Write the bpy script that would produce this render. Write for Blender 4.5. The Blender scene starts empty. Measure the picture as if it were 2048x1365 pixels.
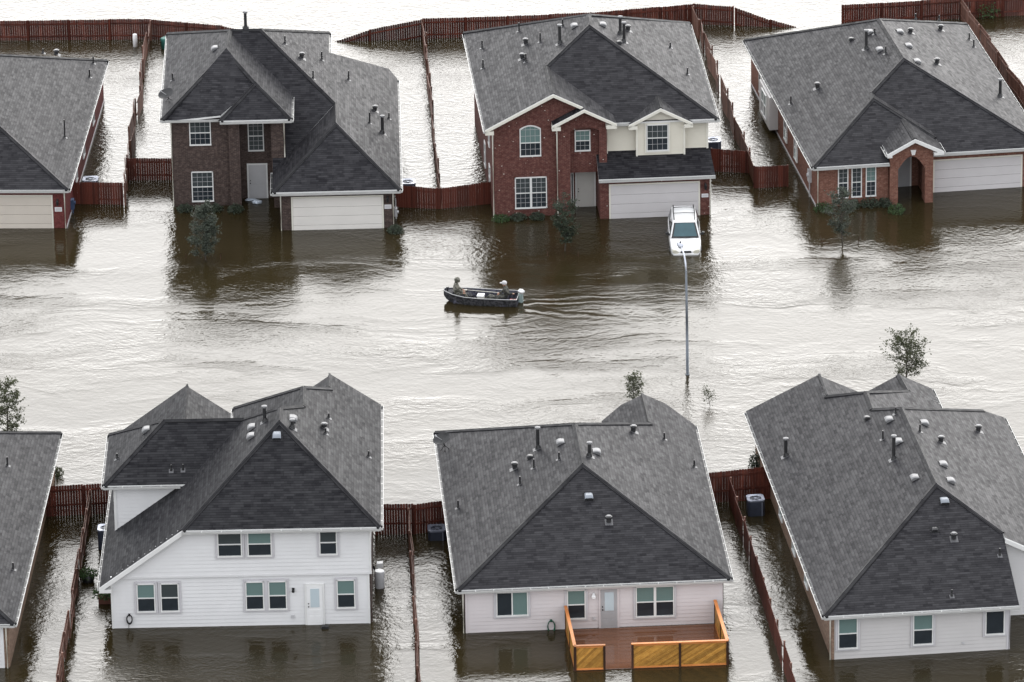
import bpy, bmesh, math, random
from mathutils import Vector, Matrix
random.seed(7)
R_ = math.radians
scene = bpy.context.scene
# ------------------------------------------------------------------ camera
cam_d = bpy.data.cameras.new('camera'); cam = bpy.data.objects.new('camera', cam_d)
scene.collection.objects.link(cam); scene.camera = cam
PITCH, ROLL, DIST = R_(21.718), R_(-0.927), 320.0
fwd = Vector((0, math.cos(PITCH), -math.sin(PITCH))); up0 = Vector((0, math.sin(PITCH), math.cos(PITCH))); rt0 = Vector((1, 0, 0))
rt = math.cos(ROLL)*rt0 + math.sin(ROLL)*up0; up = -math.sin(ROLL)*rt0 + math.cos(ROLL)*up0
cam.matrix_world = Matrix(((rt.x, up.x, -fwd.x, -fwd.x*DIST), (rt.y, up.y, -fwd.y, -fwd.y*DIST), (rt.z, up.z, -fwd.z, -fwd.z*DIST), (0, 0, 0, 1)))
cam_d.sensor_width = 36.0; cam_d.lens = 12232/2048*36; cam_d.clip_start = 1.0; cam_d.clip_end = 6000
# ------------------------------------------------------------------ light
SUN_EL, SUN_AZ = R_(23), R_(7)            # hazy sun behind the houses, a little to the right
world = bpy.data.worlds.new('World'); scene.world = world; world.use_nodes = True
wn = world.node_tree; wn.nodes.clear()
sky = wn.nodes.new('ShaderNodeTexSky'); sky.sky_type = 'NISHITA'; sky.sun_disc = False
sky.sun_elevation = SUN_EL; sky.sun_rotation = SUN_AZ; sky.air_density = 1.0; sky.dust_density = 1.0; sky.ozone_density = 1.0
hsv = wn.nodes.new('ShaderNodeHueSaturation'); hsv.inputs['Saturation'].default_value = 0.30
bg = wn.nodes.new('ShaderNodeBackground'); bg.inputs['Strength'].default_value = 0.10
wo = wn.nodes.new('ShaderNodeOutputWorld')
veil = wn.nodes.new('ShaderNodeMix'); veil.data_type = 'RGBA'; veil.inputs['Factor'].default_value = .75; veil.inputs[7].default_value = (10.8, 11.0, 11.4, 1)   # even overcast deck over the clear sky
wn.links.new(sky.outputs[0], hsv.inputs['Color']); wn.links.new(hsv.outputs[0], veil.inputs[6]); wn.links.new(veil.outputs[2], bg.inputs[0]); wn.links.new(bg.outputs[0], wo.inputs[0])
sun_d = bpy.data.lights.new('sun', 'SUN'); sun_d.energy = 1.5; sun_d.angle = R_(57); sun_d.color = (1.0, .975, .94)
sun = bpy.data.objects.new('sun', sun_d); scene.collection.objects.link(sun)
sdir = Vector((math.cos(SUN_EL)*math.sin(SUN_AZ), math.cos(SUN_EL)*math.cos(SUN_AZ), math.sin(SUN_EL)))
sun.rotation_euler = sdir.to_track_quat('Z', 'Y').to_euler(); sun.location = sdir*200
vs = scene.view_settings; vs.view_transform = 'Standard'; vs.look = 'None'; vs.exposure = 1.0; vs.gamma = 1.0; vs.use_curve_mapping = False
scene.cycles.use_denoising = True; scene.cycles.max_bounces = 6; scene.cycles.caustics_reflective = False; scene.cycles.caustics_refractive = False
# ------------------------------------------------------------------ materials
MATS = {}
def newmat(name):
    m = bpy.data.materials.new(name); m.use_nodes = True; MATS[name] = m
    nt = m.node_tree; b = nt.nodes['Principled BSDF']; return m, nt, b
def N(nt, t, **kw):
    n = nt.nodes.new(t)
    for k, v in kw.items(): setattr(n, k, v)
    return n
def setin(n, **kw):
    for k, v in kw.items(): n.inputs[k.replace('_', ' ')].default_value = v
def mixc(nt, fac, a, b, mode='MIX'):
    n = N(nt, 'ShaderNodeMix', data_type='RGBA', blend_type=mode)
    for sock, v in ((n.inputs['Factor'], fac), (n.inputs[6], a), (n.inputs[7], b)):
        if hasattr(v, 'is_output'): nt.links.new(v, sock)
        elif isinstance(v, (int, float)): sock.default_value = v
        else: sock.default_value = (*v, 1)
    return n.outputs[2]
def ramp(nt, src, p0, p1, c0=(0, 0, 0), c1=(1, 1, 1)):
    r = N(nt, 'ShaderNodeValToRGB'); r.color_ramp.elements[0].position = p0; r.color_ramp.elements[1].position = p1
    r.color_ramp.elements[0].color = (*c0, 1); r.color_ramp.elements[1].color = (*c1, 1); nt.links.new(src, r.inputs[0]); return r.outputs[0]
def noise(nt, co, scale, detail=3, rough=.55):
    n = N(nt, 'ShaderNodeTexNoise'); setin(n, Scale=scale, Detail=detail, Roughness=rough)
    if co is not None: nt.links.new(co, n.inputs['Vector'])
    return n.outputs['Fac']
def mapping(nt, co, scale=(1, 1, 1), rot=(0, 0, 0), loc=(0, 0, 0)):
    m = N(nt, 'ShaderNodeMapping'); nt.links.new(co, m.inputs[0]); m.inputs['Scale'].default_value = scale; m.inputs['Rotation'].default_value = rot; m.inputs['Location'].default_value = loc
    return m.outputs[0]
def bump(nt, b, h, strength, dist):
    n = N(nt, 'ShaderNodeBump'); setin(n, Strength=strength, Distance=dist); nt.links.new(h, n.inputs['Height']); nt.links.new(n.outputs[0], b.inputs['Normal'])
def plain(name, col, rough=.6, var=.12, scale=3.0, metal=0.0, spec=.5, coat=0.0):
    m, nt, b = newmat(name)
    co = N(nt, 'ShaderNodeTexCoord').outputs['Object']
    f = noise(nt, co, scale, 4)
    c = mixc(nt, ramp(nt, f, .3, .7), tuple(max(0, x*(1-var)) for x in col), tuple(min(1, x*(1+var)) for x in col))
    nt.links.new(c, b.inputs['Base Color']); setin(b, Roughness=rough, Metallic=metal, Specular_IOR_Level=spec, Coat_Weight=coat); return m
def shingle(name, cA, cB, rough=.5, cap=False):
    """laminated shingles: courses of dashes, each course thicker at its lower edge"""
    m, nt, b = newmat(name)
    uv = N(nt, 'ShaderNodeTexCoord').outputs['UV']
    def tabs(w, r, loc, off, freq):
        t = N(nt, 'ShaderNodeTexBrick'); nt.links.new(mapping(nt, uv, loc=loc), t.inputs['Vector']); t.offset = off; t.offset_frequency = freq
        setin(t, Scale=1.0, Mortar_Size=0.0, Bias=0.0, Brick_Width=w, Row_Height=r)
        t.inputs['Color1'].default_value = (0, 0, 0, 1); t.inputs['Color2'].default_value = (1, 1, 1, 1); return t.outputs['Color']
    R = .145
    t = mixc(nt, .5, tabs(.30, R, (0, 0, 0), .37, 2), tabs(.47, R, (.31, 0, 0), .29, 3))
    t = mixc(nt, .15, t, tabs(1.35, R*2, (.1, 0, 0), .41, 2))
    t = mixc(nt, .16, t, noise(nt, uv, 16, 2))
    sep = N(nt, 'ShaderNodeSeparateXYZ'); nt.links.new(uv, sep.inputs[0])
    dv = N(nt, 'ShaderNodeMath', operation='DIVIDE'); nt.links.new(sep.outputs['Y'], dv.inputs[0]); dv.inputs[1].default_value = R
    fr = N(nt, 'ShaderNodeMath', operation='FRACT'); nt.links.new(dv.outputs[0], fr.inputs[0])
    line = ramp(nt, fr.outputs[0], .05, .30, (.40, .40, .40), (1, 1, 1))       # the butt edge of each course
    big = ramp(nt, noise(nt, mapping(nt, uv, (.30, .16, 1)), 1.0, 4), .28, .74, (.88, .88, .89), (1.08, 1.07, 1.06))
    c = mixc(nt, ramp(nt, t, .18, .82), cA, cB)
    c = mixc(nt, 1.0, c, line, 'MULTIPLY'); c = mixc(nt, 1.0, c, big, 'MULTIPLY')
    nt.links.new(c, b.inputs['Base Color'])
    rr = N(nt, 'ShaderNodeMapRange'); nt.links.new(t, rr.inputs[0]); rr.inputs['To Min'].default_value = rough+.10; rr.inputs['To Max'].default_value = rough-.08; nt.links.new(rr.outputs[0], b.inputs['Roughness'])
    setin(b, Specular_IOR_Level=.055)
    ng = N(nt, 'ShaderNodeMath', operation='MULTIPLY_ADD'); nt.links.new(fr.outputs[0], ng.inputs[0]); ng.inputs[1].default_value = -.7; nt.links.new(t, ng.inputs[2])
    bump(nt, b, ng.outputs[0], .55, .014); return m
def brickmat(name, cA, cB, mortar, speck=None, rough=.75):
    m, nt, b = newmat(name)
    uv = N(nt, 'ShaderNodeTexCoord').outputs['UV']
    br = N(nt, 'ShaderNodeTexBrick'); nt.links.new(uv, br.inputs['Vector']); br.offset = .5
    setin(br, Scale=1.0, Mortar_Size=.006, Mortar_Smooth=.1, Bias=0.0, Brick_Width=.21, Row_Height=.075)
    br.inputs['Color1'].default_value = (*cA, 1); br.inputs['Color2'].default_value = (*cB, 1); br.inputs['Mortar'].default_value = (*mortar, 1)
    n1 = ramp(nt, noise(nt, uv, 5.5, 3), .35, .68)
    c = mixc(nt, n1, br.outputs['Color'], tuple((x+y)*.5*.62 for x, y in zip(cA, cB)))
    if speck:
        vo = N(nt, 'ShaderNodeTexVoronoi'); setin(vo, Scale=2.3); nt.links.new(mapping(nt, uv, (1, 1.6, 1)), vo.inputs['Vector'])
        c = mixc(nt, ramp(nt, vo.outputs['Distance'], .075, .10, (1, 1, 1), (0, 0, 0)), c, speck)
    nt.links.new(c, b.inputs['Base Color']); setin(b, Roughness=rough, Specular_IOR_Level=.3); bump(nt, b, br.outputs['Fac'], -.5, .008); return m
def wood(name, cA, cB, rough=.6, along=(1, 1, .18), scale=6, var=(.66, 1.3), spec=.25):
    m, nt, b = newmat(name)
    g = N(nt, 'ShaderNodeNewGeometry'); co = N(nt, 'ShaderNodeTexCoord').outputs['Object']
    f = noise(nt, mapping(nt, co, along), scale, 4)
    c = mixc(nt, ramp(nt, f, .3, .72), cA, cB)
    oi = N(nt, 'ShaderNodeObjectInfo'); rs = N(nt, 'ShaderNodeMath', operation='ADD'); nt.links.new(g.outputs['Random Per Island'], rs.inputs[0]); nt.links.new(oi.outputs['Random'], rs.inputs[1])
    rf = N(nt, 'ShaderNodeMath', operation='FRACT'); nt.links.new(rs.outputs[0], rf.inputs[0])
    k = N(nt, 'ShaderNodeMapRange'); nt.links.new(rf.outputs[0], k.inputs[0]); k.inputs['To Min'].default_value = var[0]; k.inputs['To Max'].default_value = var[1]
    c = mixc(nt, 1.0, c, k.outputs[0], 'MULTIPLY')
    nt.links.new(c, b.inputs['Base Color']); setin(b, Roughness=rough, Specular_IOR_Level=spec); bump(nt, b, f, .25, .01); return m
def leafmat(name, cA, cB):
    m, nt, b = newmat(name); g = N(nt, 'ShaderNodeNewGeometry')
    nt.links.new(mixc(nt, g.outputs['Random Per Island'], cA, cB), b.inputs['Base Color']); setin(b, Roughness=.55, Specular_IOR_Level=.35)
    tr = N(nt, 'ShaderNodeBsdfTranslucent'); tr.inputs[0].default_value = (*[min(1, x*1.5) for x in cB], 1)
    mx = N(nt, 'ShaderNodeMixShader'); mx.inputs[0].default_value = .25; nt.links.new(b.outputs[0], mx.inputs[1]); nt.links.new(tr.outputs[0], mx.inputs[2]); nt.links.new(mx.outputs[0], nt.nodes['Material Output'].inputs[0]); return m
def glassmat(name, col, slats=False, rough=.04):
    m, nt, b = newmat(name)
    if slats:
        co = N(nt, 'ShaderNodeTexCoord').outputs['Object']
        w = N(nt, 'ShaderNodeTexWave', bands_direction='Z'); setin(w, Scale=6.0, Distortion=.3, Detail=1.0); nt.links.new(co, w.inputs[0])
        nt.links.new(mixc(nt, w.outputs['Fac'], tuple(x*.82 for x in col), col), b.inputs['Base Color'])
    else:
        co = N(nt, 'ShaderNodeTexCoord').outputs['Object']
        nt.links.new(mixc(nt, noise(nt, co, 1.3, 2), tuple(x*.6 for x in col), tuple(x*1.4 for x in col)), b.inputs['Base Color'])
    setin(b, Roughness=rough, Specular_IOR_Level=.5, IOR=1.5); return m
shingle('shingle_grey', (.0130, .0128, .0155), (.040, .0395, .0435))
shingle('shingle_black', (.0105, .0105, .0128), (.035, .035, .038))
shingle('shingle_cap', (.017, .017, .019), (.036, .036, .038))
brickmat('brick_brown', (.032, .020, .0175), (.092, .062, .053), (.145, .12, .11))
brickmat('brick_red', (.082, .022, .018), (.140, .048, .038), (.21, .15, .13), speck=(.50, .46, .42))
brickmat('brick_orange', (.140, .050, .033), (.240, .108, .075), (.28, .21, .175))
brickmat('brick_crimson', (.120, .020, .020), (.145, .034, .032), (.20, .09, .08))
brickmat('brick_tan', (.20, .125, .085), (.30, .20, .145), (.36, .30, .25))
plain('siding_white', (.64, .64, .645), .55, .03, 1.2)
plain('siding_pinkish', (.57, .53, .535), .55, .03, 1.2)
plain('siding_warm', (.50, .485, .48), .55, .03, 1.2)
plain('siding_cream', (.60, .57, .49), .55, .03, 1.2)
plain('trim_white', (.66, .66, .65), .45, .04, 2)
plain('trim_cream', (.66, .64, .57), .5, .04, 2)
plain('trim_grey', (.50, .49, .51), .5, .04, 2)
plain('soffit', (.55, .54, .52), .6, .05, 2)
plain('gutter_white', (.48, .48, .47), .35, .05, 3)
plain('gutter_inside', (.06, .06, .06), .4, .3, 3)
plain('garage_white', (.68, .655, .62), .5, .03, 1.0)
plain('garage_tan', (.55, .50, .44), .5, .03, 1.0)
plain('garage_grey', (.54, .52, .525), .5, .03, 1.0)
plain('door_grey', (.42, .42, .43), .5, .04, 2)
plain('door_beige', (.52, .51, .48), .5, .04, 2)
plain('door_storm', (.34, .34, .35), .4, .05, 2)
plain('door_white', (.72, .72, .72), .5, .03, 2)
glassmat('glass_dark', (.018, .024, .030)); glassmat('glass_blind', (.135, .205, .195), True, .07); glassmat('glass_pale', (.50, .58, .62), True, .08)
glassmat('glass_dim', (.045, .055, .058), True)
plain('pipe_black', (.020, .020, .021), .45, .3, 6); plain('vent_metal', (.18, .18, .185), .5, .12, 5, .2); plain('vent_dark', (.03, .03, .032), .4, .2, 5)
plain('flashing', (.085, .085, .09), .5, .1, 6, .2); plain('vent_blue_grey', (.20, .22, .25), .45, .06, 5, .2)
wood('fence_red', (.042, .0095, .0062), (.118, .032, .020)); wood('fence_weathered', (.085, .038, .027), (.21, .115, .088)); wood('fence_dark', (.030, .012, .010), (.085, .035, .028))
wood('rail_orange', (.42, .14, .035), (.60, .24, .075), .45, (.2, 1, 1), 5); wood('panel_orange', (.33, .155, .030), (.48, .25, .055), .5, (1, 1, 1), 4); wood('post_dark', (.030, .015, .010), (.070, .032, .020), .5)
wood('deck_wet', (.115, .046, .022), (.150, .064, .031), .06, (.15, 1, 1), 3, (.9, 1.1), .5)
plain('ac_metal', (.20, .22, .28), .35, .1, 4, .4); plain('ac_body', (.032, .038, .058), .45, .2, 6); plain('ac_fan', (.04, .05, .06), .35, .2, 5)
plain('plastic_white', (.74, .74, .74), .4, .05, 3); plain('plastic_grey', (.45, .45, .46), .45, .08, 3); plain('plastic_black', (.012, .012, .013), .4, .3, 5)
plain('plastic_teal', (.03, .14, .12), .5, .1, 4); plain('plastic_blue', (.04, .07, .14), .5, .2, 6); plain('hose_green', (.01, .085, .05), .4, .3, 6); plain('terracotta', (.12, .045, .03), .7, .2, 5)
plain('pole_steel', (.13, .145, .165), .4, .06, 2, .5); plain('lamp_head', (.52, .54, .60), .4, .06, 3, .3); plain('bag_white', (.50, .56, .64), .5, .1, 8)
plain('car_white', (.78, .78, .78), .25, .01, 1, 0, .5, .6); plain('car_black', (.015, .015, .016), .5, .2, 4); plain('car_lamp', (.55, .53, .45), .15, .08, 8); plain('tyre', (.012, .012, .012), .8, .2, 8)
glassmat('car_glass', (.02, .03, .035)); glassmat('car_windscreen', (.030, .075, .090))
def camo(name, a, b, c):
    m, nt, bb = newmat(name); co = N(nt, 'ShaderNodeTexCoord').outputs['Object']
    f1 = ramp(nt, noise(nt, co, 7, 3), .45, .52); f2 = ramp(nt, noise(nt, mapping(nt, co, loc=(3, 1, 2)), 9, 3), .52, .58)
    nt.links.new(mixc(nt, f2, mixc(nt, f1, a, b), c), bb.inputs['Base Color']); setin(bb, Roughness=.8); return m
camo('camo_light', (.16, .15, .12), (.06, .06, .045), (.24, .23, .20)); camo('camo_dark', (.045, .045, .036), (.018, .019, .016), (.09, .085, .07)); camo('boat_camo', (.016, .016, .021), (.060, .060, .066), (.007, .007, .008))
camo('boat_inside', (.030, .030, .045), (.085, .085, .115), (.014, .014, .02))
plain('skin', (.35, .20, .14), .55, .08, 10); plain('cap_pale', (.50, .49, .50), .7, .25, 14); plain('hair_dark', (.02, .015, .012), .7, .2, 20)
plain('aluminium', (.50, .50, .50), .3, .1, 4, .7); plain('box_cream', (.58, .56, .50), .6, .1, 4); plain('fuel_red', (.35, .02, .03), .4, .1, 5); plain('engine_teal', (.30, .38, .37), .4, .2, 6)
plain('bark', (.055, .045, .037), .85, .3, 9)
leafmat('leaf_bluegreen', (.022, .029, .024), (.085, .100, .075)); leafmat('leaf_dark', (.014, .022, .014), (.055, .072, .045)); leafmat('leaf_olive', (.030, .036, .018), (.085, .095, .050)); leafmat('leaf_bright', (.016, .038, .012), (.050, .090, .026))
# flood water: murky, rippled, mirror-like
def water_material():
    m, nt, b = newmat('flood_water')
    co = N(nt, 'ShaderNodeNewGeometry').outputs['Position']
    def mul(a, v):
        n = N(nt, 'ShaderNodeMath', operation='MULTIPLY')
        for i, x in enumerate((a, v)):
            if hasattr(x, 'is_output'): nt.links.new(x, n.inputs[i])
            else: n.inputs[i].default_value = x
        return n.outputs[0]
    def mth(op, a, v=0.0, w=0.0):
        n = N(nt, 'ShaderNodeMath', operation=op)
        for i, x in enumerate((a, v, w)):
            if hasattr(x, 'is_output'): nt.links.new(x, n.inputs[i])
            else: n.inputs[i].default_value = x
        return n.outputs[0]
    def add(a, c): return mth('ADD', a, c)
    def rng(src, a, c, lo, hi):
        r = N(nt, 'ShaderNodeMapRange'); nt.links.new(src, r.inputs[0]); r.interpolation_type = 'SMOOTHSTEP'
        for k, v in (('From Min', a), ('From Max', c), ('To Min', lo), ('To Max', hi)): r.inputs[k].default_value = v
        return r.outputs[0]
    def warped(src, scale, amt):
        w = N(nt, 'ShaderNodeTexNoise'); setin(w, Scale=scale, Detail=2); nt.links.new(src, w.inputs['Vector'])
        v = N(nt, 'ShaderNodeVectorMath', operation='MULTIPLY_ADD'); nt.links.new(w.outputs['Color'], v.inputs[0]); v.inputs[1].default_value = amt; nt.links.new(src, v.inputs[2]); return v.outputs[0]
    c2 = warped(co, .16, (3, 3, 0)); swirl = warped(warped(co, .05, (14, 9, 0)), .16, (4, 3, 0))
    fine = noise(nt, mapping(nt, c2, (1.0, 1.25, 1), (0, 0, R_(8))), 2.9, 3, .6)
    mid = noise(nt, mapping(nt, c2, (.85, 1.15, 1), (0, 0, R_(-14))), 1.05, 2, .5)
    flow = noise(nt, mapping(nt, swirl, (.5, .85, 1), (0, 0, R_(-12))), .22, 3, .5)
    # wind-ruffled and slick patches drawn out by the current
    pa = noise(nt, mapping(nt, swirl, (.38, 1.0, 1), (0, 0, R_(-9)), (7, 3, 0)), .10, 4, .55)
    pb = noise(nt, mapping(nt, swirl, (.30, 1.35, 1), (0, 0, R_(-17)), (2, 9, 0)), .21, 4, .55)
    patch = mth('ADD', mul(rng(pa, .42, .58, 0, 1), .55), mul(rng(pb, .47, .60, 0, 1), .45))
    sep = N(nt, 'ShaderNodeSeparateXYZ'); nt.links.new(c2, sep.inputs[0]); Y = sep.outputs['Y']
    near_far = mul(rng(Y, 12.5, 17, 1, 0), rng(Y, -36, -32, 0, 1))                 # 1 in the open street and gaps, 0 close before the house fronts
    yards = mth('MAXIMUM', rng(Y, 21, 27, 0, 1), mul(rng(Y, -24, -18, 1, 0), rng(Y, -37, -33, 0, 1)))
    amp = mth('MAXIMUM', rng(patch, 0, 1, .30, 1.15), mul(yards, 1.0))
    h = add(add(mul(mul(fine, WATER['fine']), amp), mul(mul(mul(mid, WATER['mid']), amp), rng(near_far, 0, 1, .6, 1.0))), mul(mul(flow, WATER['flow']), rng(near_far, 0, 1, .4, 1.0)))
    # diverging wake behind the motor boat
    mp = N(nt, 'ShaderNodeMapping', vector_type='TEXTURE'); nt.links.new(co, mp.inputs[0]); mp.inputs['Location'].default_value = (.45, 5.45, 0); mp.inputs['Rotation'].default_value = (0, 0, R_(-9))
    ws = N(nt, 'ShaderNodeSeparateXYZ'); nt.links.new(warped(mp.outputs[0], .45, (1.6, 1.3, 0)), ws.inputs[0]); u = ws.outputs['X']; v = mth('ABSOLUTE', mth('SUBTRACT', ws.outputs['Y'], .25))
    edge = mth('SUBTRACT', v, mul(u, .30)); mask = mul(mul(rng(u, -2.5, .5, 0, 1), rng(u, 1.5, 10, 1, 0)), rng(mth('ABSOLUTE', edge), .25, 1.3, 1, 0))
    h = add(h, mul(mul(mth('SINE', mul(add(edge, mul(u, .12)), 8.0)), mask), .009))
    bump(nt, b, h, 1.0, 1.0)
    silt = noise(nt, mapping(nt, swirl, (.4, 1, 1)), .12, 4)
    nt.links.new(mixc(nt, ramp(nt, silt, .3, .7), WATER['c0'], WATER['c1']), b.inputs['Base Color'])
    rough = mth('ADD', mul(mul(rng(pb, .40, .62, 0, 1), near_far), WATER['rvar']), WATER['rough'])
    nt.links.new(rough, b.inputs['Roughness'])
    setin(b, IOR=1.31, Specular_IOR_Level=.5)
    return m
WATER = dict(fine=.038, mid=.036, flow=.05, rough=.05, rvar=.13, c0=(.0190, .0138, .0048), c1=(.0290, .0225, .0110))
water_material()
# ------------------------------------------------------------------ mesh helpers
COL = scene.collection
class MB:
    def __init__(s): s.v = []; s.f = []; s.m = []; s.uv = []
    def face(s, pts, mi=0, uv=None):
        i = len(s.v); s.v += [tuple(p) for p in pts]; s.f.append(tuple(range(i, i+len(pts)))); s.m.append(mi); s.uv.append(uv)
    def box(s, x0, x1, y0, y1, z0, z1, mi=0):
        p = [(x0, y0, z0), (x1, y0, z0), (x1, y1, z0), (x0, y1, z0), (x0, y0, z1), (x1, y0, z1), (x1, y1, z1), (x0, y1, z1)]
        i = len(s.v); s.v += p
        for q in ((0, 1, 5, 4), (1, 2, 6, 5), (2, 3, 7, 6), (3, 0, 4, 7), (4, 5, 6, 7), (3, 2, 1, 0)): s.f.append(tuple(i+k for k in q)); s.m.append(mi); s.uv.append(None)
    def prism(s, pts, axis, a, b, mi=0):
        # polygon in the plane across `axis` ('y': (x,z), 'x': (y,z), 'z': (x,y)), between a and b
        mk = {'y': lambda p, t: (p[0], t, p[1]), 'x': lambda p, t: (t, p[0], p[1]), 'z': lambda p, t: (p[0], p[1], t)}[axis]
        n = len(pts); i = len(s.v); s.v += [mk(p, a) for p in pts]+[mk(p, b) for p in pts]
        fs = [tuple(i+k for k in range(n)), tuple(i+n+k for k in reversed(range(n)))]+[(i+k, i+n+k, i+n+(k+1) % n, i+(k+1) % n) for k in range(n)]
        for q in fs: s.f.append(q); s.m.append(mi); s.uv.append(None)
    def tube(s, pts, rads, n=8, mi=0, cap=True):
        rings = []
        for k, p in enumerate(pts):
            p = Vector(p); a = Vector(pts[max(0, k-1)]); c = Vector(pts[min(len(pts)-1, k+1)]); d = (c-a)
            if d.length < 1e-9: d = Vector((0, 0, 1))
            q = d.to_track_quat('Z', 'X'); r = rads[k] if hasattr(rads, '__len__') else rads
            i = len(s.v); s.v += [tuple(p+q @ Vector((r*math.cos(2*math.pi*j/n), r*math.sin(2*math.pi*j/n), 0))) for j in range(n)]; rings.append(i)
        for a, b in zip(rings, rings[1:]):
            for j in range(n): s.f.append((a+j, a+(j+1) % n, b+(j+1) % n, b+j)); s.m.append(mi); s.uv.append(None)
        if cap:
            for r, rev in ((rings[0], True), (rings[-1], False)):
                f = tuple(r+j for j in range(n)); s.f.append(f[::-1] if rev else f); s.m.append(mi); s.uv.append(None)
    def obj(s, name, mats, parent=None, smooth=False, fix=True):
        me = bpy.data.meshes.new(name); me.from_pydata(s.v, [], s.f)
        if isinstance(mats, str): mats = [mats]
        for m in mats: me.materials.append(MATS[m])
        me.polygons.foreach_set('material_index', s.m)
        if fix:
            bm = bmesh.new(); bm.from_mesh(me); bmesh.ops.recalc_face_normals(bm, faces=bm.faces); bm.to_mesh(me); bm.free()
        ul = me.uv_layers.new(name='UVMap').data
        for p, u in zip(me.polygons, s.uv):
            n = p.normal
            for li in p.loop_indices:
                c = me.vertices[me.loops[li].vertex_index].co
                if u is not None: ul[li].uv = (c.dot(u[0]), c.dot(u[1]))
                elif abs(n.z) > .8: ul[li].uv = (c.x, c.y)
                elif abs(n.y) >= abs(n.x): ul[li].uv = (c.x, c.z)
                else: ul[li].uv = (c.y, c.z)
        if smooth: me.shade_smooth()
        o = bpy.data.objects.new(name, me); COL.objects.link(o)
        if parent is not None: o.parent = parent
        return o
def empty(name, loc, rz=0.0):
    o = bpy.data.objects.new(name, None); COL.objects.link(o); o.location = loc; o.rotation_euler = (0, 0, rz); o.empty_display_size = .3; return o
def tag(o, label, cat, group=None):
    o['label'] = label; o['category'] = cat
    if group: o['group'] = group
    return o
def dup(o, parent=None):
    c = o.copy(); COL.objects.link(c)
    if parent is not None: c.parent = parent
    for ch in list(o.children): dup(ch, c)
    return c
# ------------------------------------------------------------------ house pieces (local frame: x right, y away from the viewer, z up, water at 0)
def roof(parent, polys, mat, thick=.10, caps=True):
    """each slope is a slab; ridge and hip caps are laid where two slopes meet"""
    out = []
    root = None
    edges = {}
    for k, poly in enumerate(polys):
        P = [Vector(p) for p in poly]; c = sum(P, Vector())/len(P); n = Vector()
        for a, b in zip(P, P[1:]+P[:1]): n += (a-c).cross(b-c)
        n.normalize()
        if n.z < 0: P.reverse(); n = -n
        # make planar
        for p in P: p.z = c.z-((p.x-c.x)*n.x+(p.y-c.y)*n.y)/n.z
        u = Vector((0, 0, 1)).cross(n).normalized(); v = n.cross(u)
        mb = MB(); mb.face(P, 0, (u, v)); D = Vector((0, 0, -thick)); Q = [p+D for p in P]
        mb.face(list(reversed(Q)), 1)
        for i in range(len(P)):
            j = (i+1) % len(P); mb.face([Q[i], Q[j], P[j], P[i]], 1)
            a, b = tuple(round(x, 2) for x in poly[i][:2]), tuple(round(x, 2) for x in poly[(i+1) % len(poly)][:2])
            edges.setdefault(frozenset((a, b)), []).append((k, Vector(poly[i]), Vector(poly[(i+1) % len(poly)]), n.copy(), c.copy()))
        if root is None:
            root = mb.obj('roof', [mat, 'trim_white'], parent, fix=False)
        else:
            mb.obj('roof_slope', [mat, 'trim_white'], root, fix=False)
    if caps:
        for e in edges.values():
            if len(e) < 2: continue
            (_, a, b, n1, c1), (_, _, _, n2, c2) = e[0], e[1]
            if (c2-a).dot(n1) > -.05: continue       # valley
            d = (b-a); L = d.length
            if L < .3: continue
            d.normalize(); w1 = n1.cross(d).normalized(); w2 = n2.cross(d).normalized()
            if (c1-a).dot(w1) < 0: w1 = -w1
            if (c2-a).dot(w2) < 0: w2 = -w2
            nu = (n1+n2).normalized(); mb = MB(); h = .035; wd = .15
            a2, b2 = a+d*.02, b-d*.02
            t0, t1 = a2+nu*(h+.02), b2+nu*(h+.02); l0, l1 = a2+w1*wd+n1*h, b2+w1*wd+n1*h; r0, r1 = a2+w2*wd+n2*h, b2+w2*wd+n2*h
            dn = -nu*.09
            mb.face([t0, t1, l1, l0], 0, (d, w1)); mb.face([t0, r0, r1, t1], 0, (d, w2))
            for q in ([l0, l1, l1+dn, l0+dn], [r1, r0, r0+dn, r1+dn], [t0, l0, l0+dn, r0+dn, r0], [t1, r1, r1+dn, l1+dn, l1]): mb.face(q, 0)
            mb.obj('ridge_cap', ['shingle_cap'], root)
    return root
def gutter(parent, a, b, out, hangers=True):
    """open white trough along the eave from a to b, `out` points away from the house"""
    a, b, o = Vector(a), Vector(b), Vector(out).normalized(); d = (b-a); L = d.length; d.normalize(); up = Vector((0, 0, 1))
    mb = MB()
    def strip(p, q, r, s, mi): mb.face([p, q, r, s], mi)
    w, h = .12, .105
    def P(t, ox, z): return a+d*t+o*ox+up*z
    zt = -.03
    # outer face, rim, floor, back
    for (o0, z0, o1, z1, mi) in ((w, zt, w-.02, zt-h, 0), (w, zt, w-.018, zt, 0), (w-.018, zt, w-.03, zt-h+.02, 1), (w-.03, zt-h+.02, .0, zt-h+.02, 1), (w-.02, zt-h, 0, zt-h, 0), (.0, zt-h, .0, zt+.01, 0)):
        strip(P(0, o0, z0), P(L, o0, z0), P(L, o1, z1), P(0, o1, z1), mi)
    for t in (0, L): mb.face([P(t, 0, zt), P(t, w, zt), P(t, w-.02, zt-h), P(t, 0, zt-h)], 0)
    if hangers:
        n = max(2, int(L/.85))
        for k in range(1, n):
            t = L*k/n; mb.face([P(t-.02, 0, zt+.004), P(t+.02, 0, zt+.004), P(t+.02, w, zt+.004), P(t-.02, w, zt+.004)], 0)
    return mb.obj('gutter', ['gutter_white', 'gutter_inside'], parent, fix=False)
def downspout(parent, x, y, z0, z1, foot=(0, -.12), mat='trim_cream'):
    mb = MB(); mb.tube([(x, y+.14, z1+.12), (x, y, z1-.12), (x, y, z0)], .042, 6); return mb.obj('downspout', mat, parent)
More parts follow.
